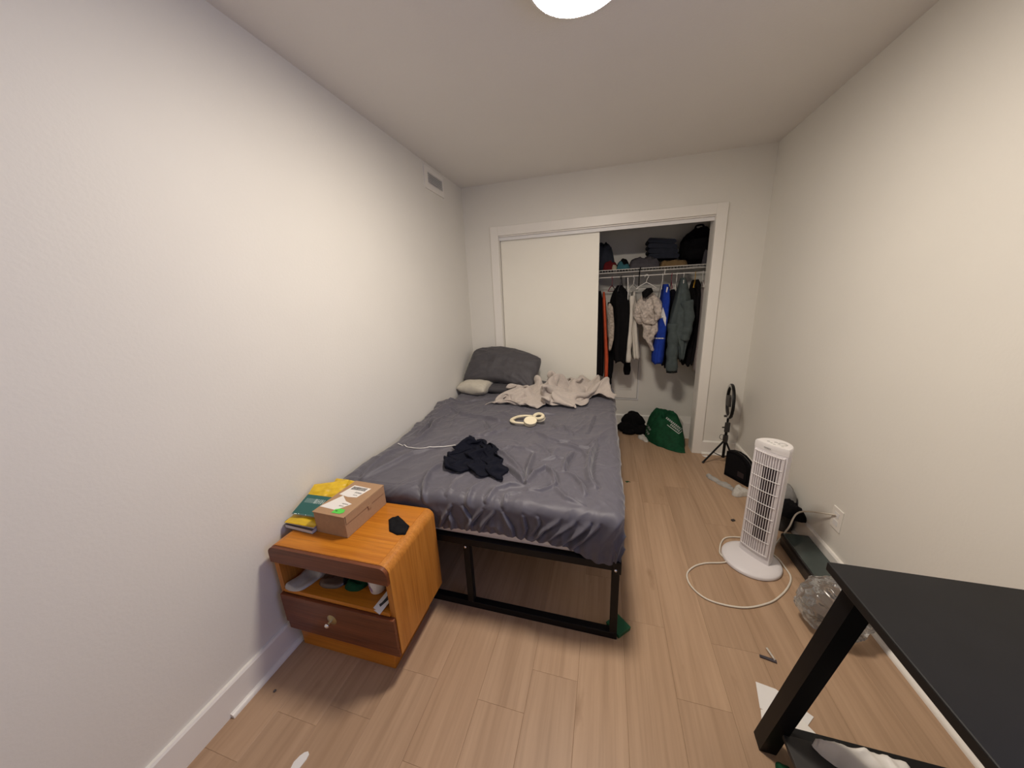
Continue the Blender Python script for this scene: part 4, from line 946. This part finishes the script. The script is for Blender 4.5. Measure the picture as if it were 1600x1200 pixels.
tag(tube('hanging_strap', smooth_path([at_y(u, vv, 0.205) for (u, vv) in ((1001, 417), (999.5, 424), (998.6, 436), (998, 447))], 5), 0.0045, M_blk), 'short black strap hanging down over the wire shelf edge', 'strap')

# closet floor
o = fused('clothes_heap', [([(1.50, 0.40, .05), (1.56, 0.38, .06), (1.64, 0.40, .05)], .05), ([(1.56, 0.47, .10), (1.62, 0.46, .12), (1.68, 0.44, .10)], .07), ([(1.60, 0.50, .17), (1.66, 0.48, .165)], [.035, .03]), ([(1.64, 0.36, .05), (1.70, 0.34, .04), (1.725, 0.40, .05)], .045), ([(1.53, 0.32, .025), (1.60, 0.31, .03)], .025)], M_blk, None, 0.007, 3, 0.001, wr=0.012, seed=8)
tag(o, 'heap of black clothes on the closet floor beside the green bag', 'clothes')
gb_out = [(1.735, 0.34), (1.742, 0.20), (1.80, 0.10), (1.90, 0.01), (1.985, -0.035), (2.045, -0.03), (2.05, 0.05), (2.072, 0.14), (2.075, 0.27), (2.03, 0.38), (1.90, 0.43), (1.79, 0.42)]
gb = pile('shopping_bag', gb_out, 0.001, 0.285, M_green, None, 0.006, 8, 0.28, 0.10, 47, lambda x, y: np.clip(0.13+1.0*sstep((y-0.0+(x-1.9)*0.1)/0.17)*np.exp(-((x-1.88)/0.24)**4), 0, 1.1), wob=0.008, octv=2)
tag(gb, 'slumped dark green shopping bag with white print in the closet doorway', 'bag')
gbv = BVHTree.FromPolygons([v_.co.copy() for v_ in gb.data.vertices], [tuple(p.vertices) for p in gb.data.polygons])
def strip_marks(u0, v0, u1, v1, h, seed, m, parent, bvh):
    """row of small print marks running from one point to another"""
    rg = random.Random(seed); L = math.hypot(u1-u0, v1-v0); dx, dy = (u1-u0)/L, (v1-v0)/L; nx, ny = -dy, dx; s = 0
    mb = MB()
    def P(a, b_):
        u, vv = u0+dx*a+nx*b_, v0+dy*a+ny*b_; d = (fw+rt*((u-800)/F_PX)-up*((vv-600)/F_PX)).normalized(); r = bvh.ray_cast(CAM, d); return None if r[0] is None else r[0]-d*0.003
    def rect(a0, a1, b0, b1):
        q = [P(a0, b0), P(a1, b0), P(a1, b1), P(a0, b1)]
        if all(x is not None for x in q): mb.add(q, [(0, 1, 2, 3)])
    while s < L:
        w_ = h*rg.uniform(0.5, 0.8); t = h*0.22; k = rg.randrange(4)
        rect(s, s+t, 0, h)
        if k != 2: rect(s+w_-t, s+w_, 0, h)
        if k in (0, 2, 3): rect(s, s+w_, 0, t)
        if k in (1, 2): rect(s, s+w_, h*0.42, h*0.42+t)
        if k == 3: rect(s, s+w_, h-t, h)
        s += w_+h*0.42
    if mb.f: mb.build('print', m, parent)
M_bagp = mat('white_bag_print', (0.55, 0.58, 0.55), 0.6)
strip_marks(1042, 651.5, 1066, 670, 3.0, 3, M_bagp, gb, gbv); strip_marks(1049, 662.0, 1061, 671.5, 3.0, 8, M_bagp, gb, gbv)
decal('print_line', [(1042.5, 663.2), (1061, 677.2), (1060.6, 678.2), (1042.2, 664.2)], M_bagp, gb, gbv, n=4); decal('print_line', [(1061, 678), (1066, 673.6), (1065.4, 673), (1060.4, 677.2)], M_bagp, gb, gbv, n=3)
strip_marks(1012, 663, 1018, 672, 3.2, 5, M_bagp, gb, gbv); strip_marks(1009, 668, 1015, 678, 3.0, 6, M_bagp, gb, gbv)
o = pile('plastic_bag', [(1.655, 0.26), (1.70, 0.17), (1.735, 0.14), (1.75, 0.20), (1.72, 0.29)], 0.001, 0.030, M_sock, None, 0.005, 18, 0.6, 0.02, 46); tag(o, 'crumpled white plastic bag beside the green bag', 'bag')
def scrap(name, pts, m, label, cat='paper', t=0.0016, z=0.0004): return tag(MB().prism(pts, t, Tm((0, 0, z))).build(name, m), label, cat)
scrap('paper_scrap', [(1.52, 0.40), (1.545, 0.395), (1.55, 0.415), (1.53, 0.42)], M_paper, 'tiny white paper scrap on the floor by the black heap')
bxw = box('shoe_box', (2.09-0.012, 2.20, 0.30, 0.50, 0.001, 0.17), M_trim, None, 0.003); tag(bxw, 'white box standing in the closet behind the green bag', 'box')

# ================================================================== right side of the room
# ring light on tripod
rlx, rly = 2.305, -0.165
rg_ = empty('ring_light', (rlx, rly, 0)); tag(rg_, 'black ring light on a small tripod in the right corner', 'ring light')
hub = Vector((0.0, 0, 0.215)); foot = Vector((2.148-rlx, -0.200-rly, 0.006))
fdir = Vector((foot.x, foot.y, 0)); L_ = fdir.length; a0 = math.atan2(fdir.y, fdir.x)
for k in range(3):
    a = a0 + k*2*PI/3; ll = L_ if k == 0 else 0.115; e_ = Vector((ll*math.cos(a), ll*math.sin(a), 0.006))
    leg = tube('leg', [hub, e_], 0.0075, M_black, rg_)
    mid = hub.lerp(e_, 0.55); tube('brace', [mid, (0, 0, 0.055)], 0.0035, M_black, leg)
    MB().lathe([(0.0001, 0.007), (0.009, 0.006), (0.010, -0.005), (0.0001, -0.006)], 10, e_).build('rubber_foot', M_darkpl, leg, smooth=True)
tube('pole', [(0, 0, 0.05), (0, 0, 0.35)], 0.011, M_black, rg_, 12); tube('pole_top', [(0, 0, 0.33), (0, 0, 0.42)], 0.0085, M_black, rg_, 12)
MB().lathe([(0.0001, 0.03), (0.018, 0.03), (0.020, 0.0), (0.018, -0.03), (0.0001, -0.03)], 14, (0, 0, 0.225)).build('leg_collar', M_darkpl, rg_, smooth=True, angle=40)
MB().lathe([(0.0001, 0.022), (0.017, 0.02), (0.017, -0.02), (0.0001, -0.022)], 14, (0, 0, 0.325)).build('pole_clamp', M_darkpl, rg_, smooth=True, angle=40)
tube('clamp_knob', [(0, 0, 0.325), (-0.035, -0.004, 0.325)], 0.006, M_darkpl, rg_); tube('tilt_knob', [(-0.03, 0, 0.425), (0.03, 0.0, 0.425)], 0.009, M_darkpl, rg_)
box('remote', (-0.022, 0.016, -0.024, -0.010, 0.29, 0.375), M_darkpl, rg_, 0.003)
loop = [(-0.035+0.016*math.cos(a), -0.02+0.004*math.sin(a), 0.245+0.02*math.sin(a)) for a in np.linspace(0, 2*PI, 18)]
tube('cable_loop', loop, 0.002, M_darkpl, rg_)
Mr = Tm((0.0, 0, 0.555)) @ Rm(math.radians(-99), 4, 'Z') @ Rm(PI/2, 4, 'X')
R1, R0_ = 0.145, 0.118
MB().lathe([(R0_, 0.011), (R0_, -0.011), (R1-0.004, -0.011), (R1, -0.005), (R1, 0.006), (R1-0.004, 0.011), (R0_, 0.011)], 56, (0, 0, 0), Mr).build('ring_housing', M_black, rg_, smooth=True, angle=40)
MB().lathe([(R0_+0.003, 0.0115), (R1-0.005, 0.0115)], 56, (0, 0, 0), Mr).build('ring_diffuser', M_fangrey, rg_)
tube('ring_neck', [(0, 0, 0.42), (0, 0, 0.445)], 0.012, M_darkpl, rg_)
tube('phone_arm', [(0, 0, 0.425), (-0.012, 0.0, 0.47), (-0.010, 0, 0.53)], 0.006, M_darkpl, rg_)
box('phone_clip', (-0.02, 0.012, -0.035, 0.035, 0.515, 0.600), M_darkpl, rg_, 0.004)
# black case leaning by the right wall
A_, B_ = Vector((2.256, -0.372, 0)), Vector((2.362, -0.545, 0)); ex = (B_-A_).normalized(); ez = Vector((0, 0, 1)); ey = ez.cross(ex)
cs = empty('carry_case', A_); cs.matrix_world = Matrix(((ex.x, ey.x, 0, A_.x), (ex.y, ey.y, 0, A_.y), (0, 0, 1, 0.001), (0, 0, 0, 1)))
tag(cs, 'black carry case with a rounded top leaning by the right wall', 'case')
prof = [(0, 0.0), (0.20, 0.0), (0.212, 0.02), (0.21, 0.09), (0.195, 0.145), (0.165, 0.185), (0.12, 0.212), (0.07, 0.222), (0.02, 0.215), (0.0, 0.205)]
Mcs = Matrix(((1, 0, 0, 0), (0, 0, 1, 0.0), (0, 1, 0, 0), (0, 0, 0, 1)))
MB().prism(prof, 0.055, Mcs).build('case_shell', M_blk, cs)
MB().prism([(0.02+(x-0.02)*0.82+0.01, 0.025+z*0.80) for x, z in prof], 0.006, Mcs @ Tm((0, 0, -0.006))).build('front_panel', M_maskf, cs)
tube('zip', [(x, 0.028, z+0.001) for x, z in prof[2:]], 0.003, M_darkpl, cs)
MB().box(0.115, 0.165, -0.008, -0.006, 0.05, 0.09).build('mesh_patch', M_fandark, cs)
# socks
def sockish(outl, H, m, label, seed, **k): return tag(pile('sock', outl, 0.001, H, m, None, 0.005, 16, 0.55, 0.02, seed, **k), label, 'sock', 'socks on the floor')
sockish([(2.115, -0.425), (2.150, -0.425), (2.20, -0.50), (2.245, -0.545), (2.262, -0.60), (2.235, -0.625), (2.20, -0.58), (2.15, -0.515), (2.12, -0.47)], 0.025, M_grey and mat('pale_grey_sock', (0.40, 0.38, 0.35), 0.95, 0.08, 40, 0.3, 300), 'flat pale grey sock stretched out on the floor near the case', 51)
sockish([(2.235, -0.635), (2.27, -0.575), (2.315, -0.585), (2.345, -0.62), (2.33, -0.67), (2.29, -0.685), (2.25, -0.70), (2.225, -0.68)], 0.045, M_sock, 'balled white sock on the floor behind the fan', 53)

# tower fan
fan = empty('tower_fan', (2.10, -1.332, 0), math.radians(-52.1)); tag(fan, 'white tower fan with louvred front standing on a round base', 'fan')
MB().lathe([(0.0001, 0.0), (0.130, 0.0), (0.136, 0.004), (0.136, 0.014), (0.131, 0.020), (0.116, 0.0235), (0.108, 0.0255), (0.0001, 0.028)], 72).build('base', M_fan, fan, smooth=True, angle=40)
FZ0, FZ1, FY = 0.026, 0.690, 0.006
HWf = 0.076
def fan_sec(s=1.0, bulge=0.010):
    P = [(x*HWf*s, FY+0.0-bulge*(1-x*x)+0.010) for x in np.linspace(-1, 1, 13)]
    back = [(HWf*s*math.cos(a), FY+0.022+0.082*s*math.sin(a)) for a in np.linspace(0, PI, 21)]
    return P+back[:]
def loft(name, secs, m, parent, cap=True):
    n = len(secs[0][0]); mb = MB(); vs = []; fs = []
    for P, z in secs: vs += [(x, y, z) for x, y in P]
    for i in range(len(secs)-1):
        for k in range(n): k2 = (k+1) % n; fs.append((i*n+k, i*n+k2, (i+1)*n+k2, (i+1)*n+k))
    if cap: fs += [tuple(range(n-1, -1, -1)), tuple((len(secs)-1)*n+k for k in range(n))]
    return mb.add(vs, fs).build(name, m, parent, True, 35)
inset = [(x*HWf if abs(x) > 0.86 else x*HWf, y) for x, y in []]
body = [(p, z) for p, z in ((fan_sec(1.0), FZ0), (fan_sec(1.0), 0.652))]
loft('housing', body, M_fan, fan)
loft('top_cap', [(fan_sec(1.02), 0.653), (fan_sec(1.03), 0.668), (fan_sec(1.02), 0.684), (fan_sec(0.96, 0.008), FZ1)], M_fantop, fan)
def fy(x): return FY+0.010-0.010*(1-(x/HWf)**2)
gr = MB()
for k in range(12):
    x = -0.0605+k*0.011
    hw_ = 0.0015 if 5 <= k <= 9 else 0.0026
    gr.box(x-hw_, x+hw_, fy(x)-0.0075, fy(x)+0.001, 0.078, 0.640)
tag(gr.build('grille_slats', M_fan, fan), kind='stuff')
rows = [0.640, 0.575, 0.505, 0.435, 0.365, 0.295, 0.225, 0.155, 0.078]
for z in rows:
    P = [(x, fy(x)-0.0085, z) for x in np.linspace(-0.066, 0.066, 9)]; tube('grille_bar', P, 0.0020, M_fantop, fan, 6)
for x in (-0.066, 0.066): box('grille_edge', (x-0.003, x+0.003, fy(x)-0.008, fy(x)+0.002, 0.074, 0.644), M_fan, fan, 0.001)
for a, b_ in zip(rows[2:8], rows[1:7]):
    mb = MB()
    for k in range(6):
        x = -0.0605+(k+4.5)*0.011; mb.box(x-0.0042, x+0.0042, fy(x)-0.0056, fy(x)-0.0005, a+0.003, b_-0.003)
    mb.build('louvre_opening', M_fandark, fan)
cap_z = FZ1
for (x, y, r) in ((-0.030, 0.040, 0.006), (-0.012, 0.032, 0.005), (0.004, 0.026, 0.005), (-0.006, 0.056, 0.007), (0.038, 0.030, 0.005)):
    MB().lathe([(0.0001, 0.0015), (r, 0.0012), (r+0.001, 0.0)], 16, (x, y, cap_z)).build('button', M_fangrey, fan)
MB().lathe([(0.012, 0.0008), (0.018, 0.0012), (0.020, 0.0)], 24, (0.024, 0.058, cap_z)).build('dial', M_fangrey, fan, smooth=True)
lg = scribble(-0.026, 0.010, 0, 0.006, 0, 17); lg.v = [(x, fy(x)-0.0042-z-0.0004, 0.666+y) for x, y, z in lg.v]
lg.build('brand_mark', M_darkpl, fan)
Mi = fan.matrix_basis.inverted() if False else (Tm((2.10, -1.332, 0)) @ Rm(math.radians(-52.1), 4, 'Z')).inverted()
cord = [(2.205, -1.268, 0.030), (2.235, -1.305, 0.022), (2.252, -1.345, 0.005), (2.251, -1.405, 0.005), (2.222, -1.462, 0.005), (2.160, -1.535, 0.005), (2.076, -1.604, 0.005), (1.953, -1.657, 0.005), (1.821, -1.652, 0.005), (1.757, -1.594, 0.005), (1.747, -1.516, 0.005), (1.79, -1.452, 0.005), (1.86, -1.408, 0.005), (1.972, -1.372, 0.006), (1.960, -1.30, 0.005), (2.03, -1.17, 0.005), (2.18, -1.15, 0.005)]
cord += [tuple(at_z(u, vv, z)) for (u, vv, z) in ((1203, 856, 0.005), (1218, 842, 0.03), (1232, 825, 0.12), (1250, 800, 0.20))] + [(2.445, -1.30, 0.322)]
tube('power_cord', [Mi @ q for q in smooth_path(cord, 8)], 0.0042, M_cordw, fan, 8)

ol = empty('wall_outlet', (RW, -1.30, 0.30)); tag(ol, 'white wall outlet low on the right wall with the fan plugged in', 'outlet')
box('cover_plate', (-0.005, 0, -0.036, 0.036, -0.058, 0.058), M_trim, ol, 0.002)
for zz in (-0.022, 0.022): box('socket', (-0.0065, -0.005, -0.016, 0.016, zz-0.014, zz+0.014), M_track, ol, 0.0005)
# laundry bag topped with dark and grey clothes, by the right wall
lb = empty('laundry_bag', (2.385, -0.985, 0)); tag(lb, 'dark grey fabric laundry bag behind the fan by the wall', 'bag')
Mdg = mat('charcoal_canvas', (0.040, 0.038, 0.038), 0.85, 0.1, 30, 0.2, 200)
MB().lathe([(0.0001, 0.0), (0.050, 0.0), (0.056, 0.01), (0.058, 0.07), (0.055, 0.125), (0.051, 0.128), (0.0001, 0.124)], 28, (0, 0, 0.001)).build('bag_body', Mdg, lb, smooth=True, angle=50)
MB().lathe([(0.054, 0.120), (0.061, 0.126), (0.057, 0.134), (0.050, 0.128)], 28).build('rim', Mdg, lb, smooth=True)
o = pile('clothes_heap', [(2.32, -1.05), (2.36, -1.10), (2.43, -1.12), (2.447, -1.00), (2.445, -0.90), (2.38, -0.88), (2.325, -0.95)], 0.137, 0.085, M_blk, None, 0.006, 12, 0.4, 0.05, 61); tag(o, 'black garment heaped on the laundry bag', 'clothes')
o = pile('clothes_heap', [(2.345, -0.985), (2.39, -1.01), (2.44, -0.995), (2.446, -0.90), (2.41, -0.86), (2.355, -0.89)], 0.185, 0.105, M_grey, None, 0.006, 14, 0.5, 0.05, 63); tag(o, 'grey crumpled cloth on top of the black garment by the wall', 'clothes')
# black box with dark glass top
pc = empty('black_box', (2.375, -1.34, 0)); tag(pc, 'flat black box with a dark glass top on the floor by the right wall', 'box')
box('box_body', (-0.066, 0.066, -0.19, 0.19, 0.001, 0.075), M_darkpl, pc, 0.004); box('glass_top', (-0.062, 0.060, -0.186, 0.186, 0.0752, 0.079), M_glass, pc, 0.001)
box('front_trim', (-0.069, -0.066, -0.185, 0.185, 0.055, 0.072), M_black, pc, 0.001)
# clear plastic bag
def blob(name, c, sx, sy, sz, m, seed, n=44):
    vs = []; fs = []
    for i in range(n+1):
        t = PI*i/n
        for k in range(n):
            a = 2*PI*k/n; d = np.array([math.sin(t)*math.cos(a), math.sin(t)*math.sin(a), math.cos(t)])
            r = 1+0.30*(float(ridged(d[0]*2.6+d[2]*1.3+9, d[1]*2.6+d[2]+9, seed, 3))-0.6)
            vs.append((c[0]+d[0]*sx*r, c[1]+d[1]*sy*r, max(0.0015, c[2]+d[2]*sz*r)))
    for i in range(n):
        for k in range(n): k2 = (k+1) % n; fs.append((i*n+k, i*n+k2, (i+1)*n+k2, (i+1)*n+k))
    me = bpy.data.meshes.new(name); me.from_pydata(vs, [], fs); me.update()
    bm = bmesh.new(); bm.from_mesh(me); bmesh.ops.remove_doubles(bm, verts=bm.verts, dist=1e-4); bmesh.ops.recalc_face_normals(bm, faces=bm.faces); bm.to_mesh(me); bm.free()
    return link(name, me, m, None, True)
o = blob('plastic_bag', (2.275, -1.67, 0.105), 0.135, 0.11, 0.115, M_clear, 71); tag(o, 'clear crumpled plastic bag on the floor at the right edge', 'bag')

# desk by the window, only one leg reaches into the picture
dsk = empty('desk', (2.15, -2.8, 0)); tag(dsk, 'black desk with splayed legs at the right foreground', 'desk')
def dl(name, p, q, w_=0.046, m=M_black):
    p, q = Vector(p)-Vector((2.15, -2.8, 0)), Vector(q)-Vector((2.15, -2.8, 0)); z = (q-p).normalized(); x = Vector((0, 1, 0)).cross(z).normalized(); y = z.cross(x); h = w_/2; vs = []
    for c in (p, q): vs += [c+x*sx*h+y*sy*h for sx, sy in ((-1, -1), (1, -1), (1, 1), (-1, 1))]
    return MB().add(vs, [(3, 2, 1, 0), (4, 5, 6, 7)]+[(i, (i+1) % 4, 4+(i+1) % 4, 4+i) for i in range(4)]).build(name, m, dsk)
dl('leg', (1.838, -2.180, 0.0), (1.935, -2.245, 0.725)); dl('leg', (2.425, -2.18, 0.0), (2.36, -2.245, 0.725)); dl('leg', (1.838, -3.42, 0.0), (1.935, -3.36, 0.725)); dl('leg', (2.425, -3.42, 0.0), (2.36, -3.36, 0.725))
dl('cross_bar', (1.845, -2.186, 0.075), (2.42, -2.186, 0.075), 0.030); dl('cross_bar', (1.845, -3.415, 0.075), (2.42, -3.415, 0.075), 0.030)
box('low_shelf', (1.86-2.15, 2.42-2.15, -3.40+2.8, -2.21+2.8, 0.095, 0.112), mat('charcoal_board', (0.030, 0.028, 0.027), 0.6), dsk, 0.002)
box('desk_top', (1.87-2.15, 2.448-2.15, -3.46+2.8, -2.205+2.8, 0.725, 0.75), mat('black_desk_top', (0.010, 0.0095, 0.0095), 0.5, spec=0.3), dsk, 0.003)
# things around the desk leg
scrap('paper_sheet', [(1.865, -2.075), (1.885, -1.985), (1.945, -1.995), (2.03, -2.06), (1.98, -2.11)], M_paper, 'white folded paper on the floor behind the desk leg')
scrap('paper_sheet', [(1.855, -2.115), (1.865, -2.08), (1.98, -2.07), (2.03, -2.14), (1.90, -2.15)], M_label, 'second white paper on the floor closer to the desk leg', z=0.0024)
o = pile('white_cloth', [(1.93, -2.22), (1.97, -2.26), (2.10, -2.30), (2.14, -2.22), (2.00, -2.215)], 0.113, 0.06, M_label, None, 0.006, 14, 0.4, 0.02, 81); tag(o, 'white crumpled cloth on the low shelf of the desk', 'cloth')
o = pile('green_wrapper', [(1.845, -2.235), (1.87, -2.22), (1.92, -2.27), (1.90, -2.32), (1.86, -2.29)], 0.001, 0.02, M_green, None, 0.005, 14, 0.4, 0.02, 83); tag(o, 'green wrapper on the floor under the low desk shelf', 'wrapper')

# nail clipper
nc = empty('nail_clipper', (1.966, -1.872, 0.0)); tag(nc, 'small open metal nail clipper lying on the floor', 'nail clipper')
def bar(name, p, q, w_, t, z, m):
    p, q = Vector(p), Vector(q); d = (q-p).normalized(); nrm = Vector((-d.y, d.x)); 
    return MB().prism([tuple(p+nrm*w_*0.5), tuple(p-nrm*w_*0.5), tuple(q-nrm*w_*0.65), tuple(q+nrm*w_*0.65)][::-1], t, Tm((0, 0, z))).build(name, m, nc)
M_steel = mat('dark_steel', (0.10, 0.09, 0.11), 0.3, 0.1, metal=0.8)
bar('body', (-0.028, -0.006), (0.026, -0.016), 0.010, 0.005, 0.0005, M_steel); bar('lever', (0.020, -0.012), (0.010, 0.032), 0.006, 0.003, 0.006, M_chrome)
MB().lathe([(0.0001, 0.012), (0.003, 0.0115), (0.0035, 0.005), (0.0035, 0.0)], 12, (0.019, -0.013, 0.0005)).build('rivet', M_chrome, nc, smooth=True)
# green card box at the foot of the bed
gx = empty('green_box', (1.392, -1.887, 0.0005), math.radians(45.5)); tag(gx, 'small green flat box on the floor at the bed corner', 'box')
box('box_body', (-0.036, 0.036, -0.036, 0.036, 0, 0.018), M_greenbox, gx, 0.001); box('lid', (-0.0372, 0.0372, -0.0372, 0.0372, 0.010, 0.0192), M_greenbox, gx, 0.0008)
# scraps
scrap('paper_piece', [(0.352, -2.605), (0.358, -2.588), (0.366, -2.577), (0.376, -2.572), (0.386, -2.577), (0.388, -2.590), (0.384, -2.612), (0.376, -2.640), (0.360, -2.640)], M_paper, 'white rounded paper piece on the floor in the foreground')
o = tag(MB().lathe([(0.0001, 0.005), (0.004, 0.004), (0.006, 0.001), (0.0001, 0.0)], 8, (0.094, -2.462, 0.0005)).build('crumb', M_bookcover, None, True), 'tiny dark crumb on the floor by the left baseboard', 'crumb')
scrap('leaf_scrap', [(1.485, -0.635), (1.508, -0.628), (1.53, -0.640), (1.51, -0.642), (1.50, -0.655)], M_green, 'tiny green scrap on the floor beside the bed', 'scrap')
scrap('paper_scrap', [(2.175, -0.055), (2.215, -0.05), (2.23, -0.075), (2.19, -0.085)], M_paper, 'small white scrap on the floor beside the closet casing')
scrap('dark_scrap', [(2.115, -0.98), (2.135, -0.97), (2.14, -0.985), (2.12, -0.995)], M_darkpl, 'tiny dark scrap on the floor left of the fan', 'scrap', 0.006)
